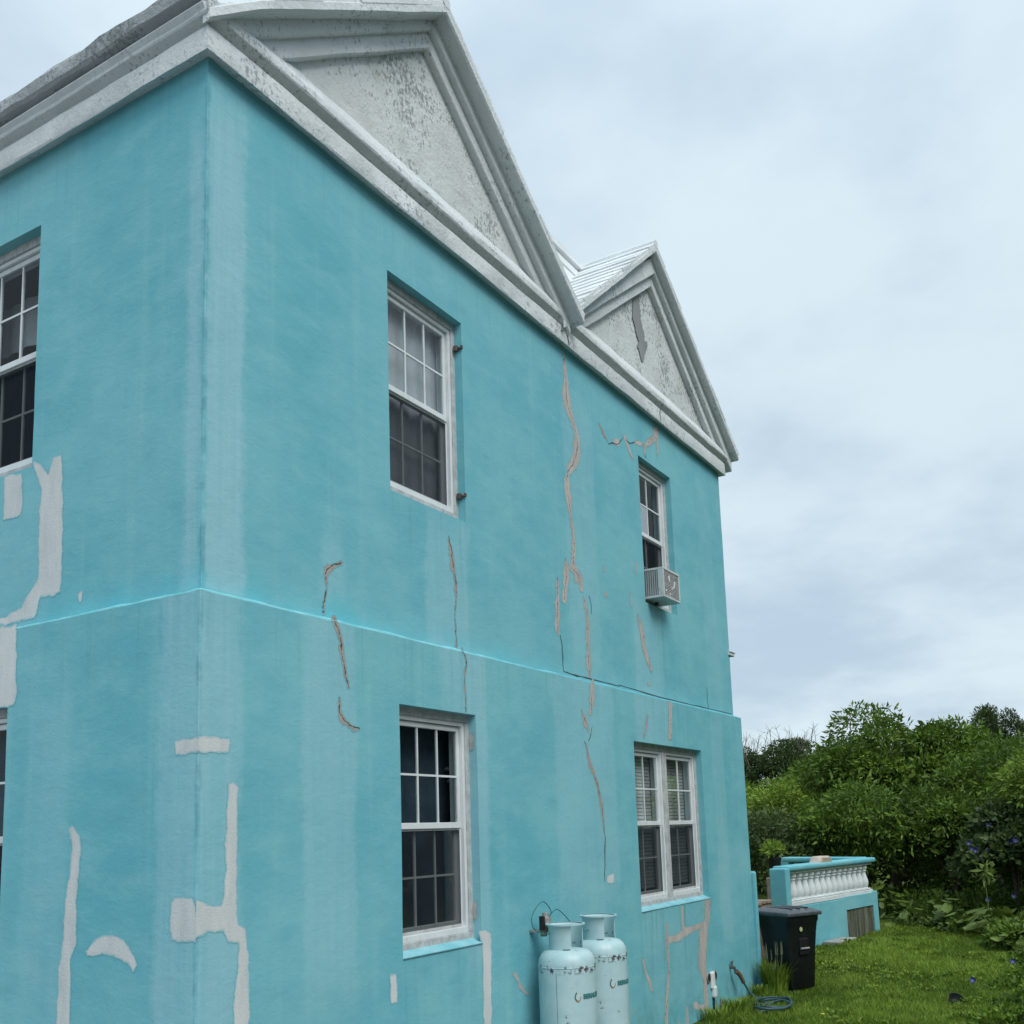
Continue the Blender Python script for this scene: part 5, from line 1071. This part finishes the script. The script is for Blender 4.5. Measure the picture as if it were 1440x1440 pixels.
# tall weeds at the bin and wall foot
def weed(xy, n, h, sp, label, seed_heads=0):
    t = empty('weed_clump', (*xy, 0)); tag(t, label, 'weeds'); Vs, Fs, Ts, o = [], [], [], 0
    for k in range(n):
        a = RNG.uniform(0, 6.28); b = RNG.random() ** .6 * sp; x, y = b * .5 * math.cos(a), b * .5 * math.sin(a); hh = h * RNG.uniform(.45, 1.0); lean = RNG.uniform(.15, .7) * hh * .6; w = RNG.uniform(.005, .013)
        pts = [(x + lean * q * q * math.cos(a), y + lean * q * q * math.sin(a), hh * q * (1 - .25 * q)) for q in (0, .35, .7, 1)]; sx, sy = -math.sin(a) * w, math.cos(a) * w
        for q, p in enumerate(pts): f = (1, .95, .6, .05)[q]; Vs += [(p[0] - sx*f, p[1] - sy*f, p[2]), (p[0] + sx*f, p[1] + sy*f, p[2])]
        for q in range(3): Fs += [(o+2*q, o+2*q+1, o+2*q+3), (o+2*q, o+2*q+3, o+2*q+2)]; Ts += [RNG.uniform(.2, .9)] * 2
        o += 8
    mesh_np('blades', Vs, Fs, Ts, LEAFL, t)
    if seed_heads:
        mb = MB()
        for k in range(seed_heads):
            x, y = random.uniform(-sp, sp) * .5, random.uniform(-sp, sp) * .5; hh = h * random.uniform(.95, 1.25); mb.tube([(x * .5, y * .5, 0), (x, y, hh * .75)], .003, 4); mb.tube([(x, y, hh * .75), (x * 1.05, y * 1.05, hh)], .009, 5, .003)
        mb.build('seed_heads', simple('seed_head_purple', (.10, .12, .07), .9, .3, 20), t)
weed((7.74, -.28), 420, .47, .25, 'tall tuft of grass between house corner and bin', 9)
weed((7.45, -.22), 120, .2, .3, 'short weeds at the far house corner')
weed((6.55, -.30), 160, .20, .4, 'weeds along the wall foot left of the hose coil')
weed((6.05, -.25), 120, .18, .35, 'weeds under the cable box at the wall foot')

# ------------------------------------------------------------------ grass blades: uncountable
def grass():
    n = 330000; d = 5.5 + 15 * RNG.random(n) ** 1.25; pxx = RNG.uniform(1000, 1450, n)
    az = np.interp(pxx, [1000, 1060, 1237, 1440], [.272, .2325, .1265, -.0335 + .012]); az = az + RNG.normal(size=n) * .004
    # fan of lawn between the house, the terrace and the hedge (a plain wedge in plan)
    az = RNG.uniform(-.02, .365, n); x = -3.36 + d * np.cos(az); y = -3.74 + d * np.sin(az)
    ok = (y < -.10) | (x > RX + .12); ok &= ~((x > 10.9) & (y > .50 - .1708 * (x - 11.03) - .01)); ok &= (x > 4.6)
    x, y, d = x[ok], y[ok], d[ok]; n = len(x)
    g = np.array([ground_z(a, b) for a, b in zip(x, y)]); patch = np.array([noise.noise(Vector((a * .8, b * .8, 0))) for a, b in zip(x, y)]); p2 = np.array([noise.noise(Vector((a * 3.1, b * 3.1, 4))) for a, b in zip(x, y)])
    h = (.035 + .035 * RNG.random(n)) * (1 + .7 * np.clip(patch + p2 * .6, -.6, 1)); a = RNG.uniform(0, 6.28, n); w = (.0022 + .00035 * d) * (.7 + .6 * RNG.random(n)); ln = h * (.3 + .9 * RNG.random(n)); b = RNG.uniform(0, 6.28, n)
    A = np.stack([x - w * np.cos(a), y - w * np.sin(a), g - .01], 1); B = np.stack([x + w * np.cos(a), y + w * np.sin(a), g - .01], 1); Cc = np.stack([x + ln * np.cos(b), y + ln * np.sin(b), g + h], 1)
    V = np.stack([A, B, Cc], 1).reshape(-1, 3); F = np.arange(3 * n).reshape(-1, 3)
    p3 = np.array([noise.noise(Vector((a * 7, b * 7, 9))) for a, b in zip(x, y)])
    tone = np.clip(.50 + patch * .6 + p2 * .45 + p3 * .3 + RNG.normal(size=n) * .22, 0, 1)
    tag(mesh_np('grass', V, F, tone, BLADE), kind='stuff')
grass()
# low broad-leaved weeds scattered through the lawn: uncountable
bl = []
for k in range(420):
    d_ = 8 + 11 * RNG.random() ** 1.3; az_ = RNG.uniform(-.02, .30); x = -3.36 + d_ * math.cos(az_); y = -3.74 + d_ * math.sin(az_)
    if (y > -.25 and x < RX + .4) or (x > 10.6 and y > .35 - .1708 * (x - 11.03)) or noise.noise(Vector((x * .9, y * .9, 5))) < -.05: continue
    b = RNG.uniform(.03, .075); bl.append((x, y, ground_z(x, y) + .025, b * 1.5, b * 1.5, .03))
V, F, T = crown(bl, 5200, .035, .75, .2, .3, .08); tag(mesh_np('lawn_weeds', V, F, T, LEAFL), kind='stuff')
# a far-off wood across the lawn, seen only as dark reflections in the lower windows
bl = [(x + RNG.normal(), -15 + RNG.normal(), z, 1.6, 1.6, 1.3) for x in np.arange(-2, 52, 1.8) for z in (.8, 2.2, 3.6, 5.0, 6.4, 7.8 + RNG.normal() * .5)]
V, F, T = crown(bl, 60, .5, .6, .5); tag(mesh_np('far_wood', V, F, T, LEAFW), kind='stuff')
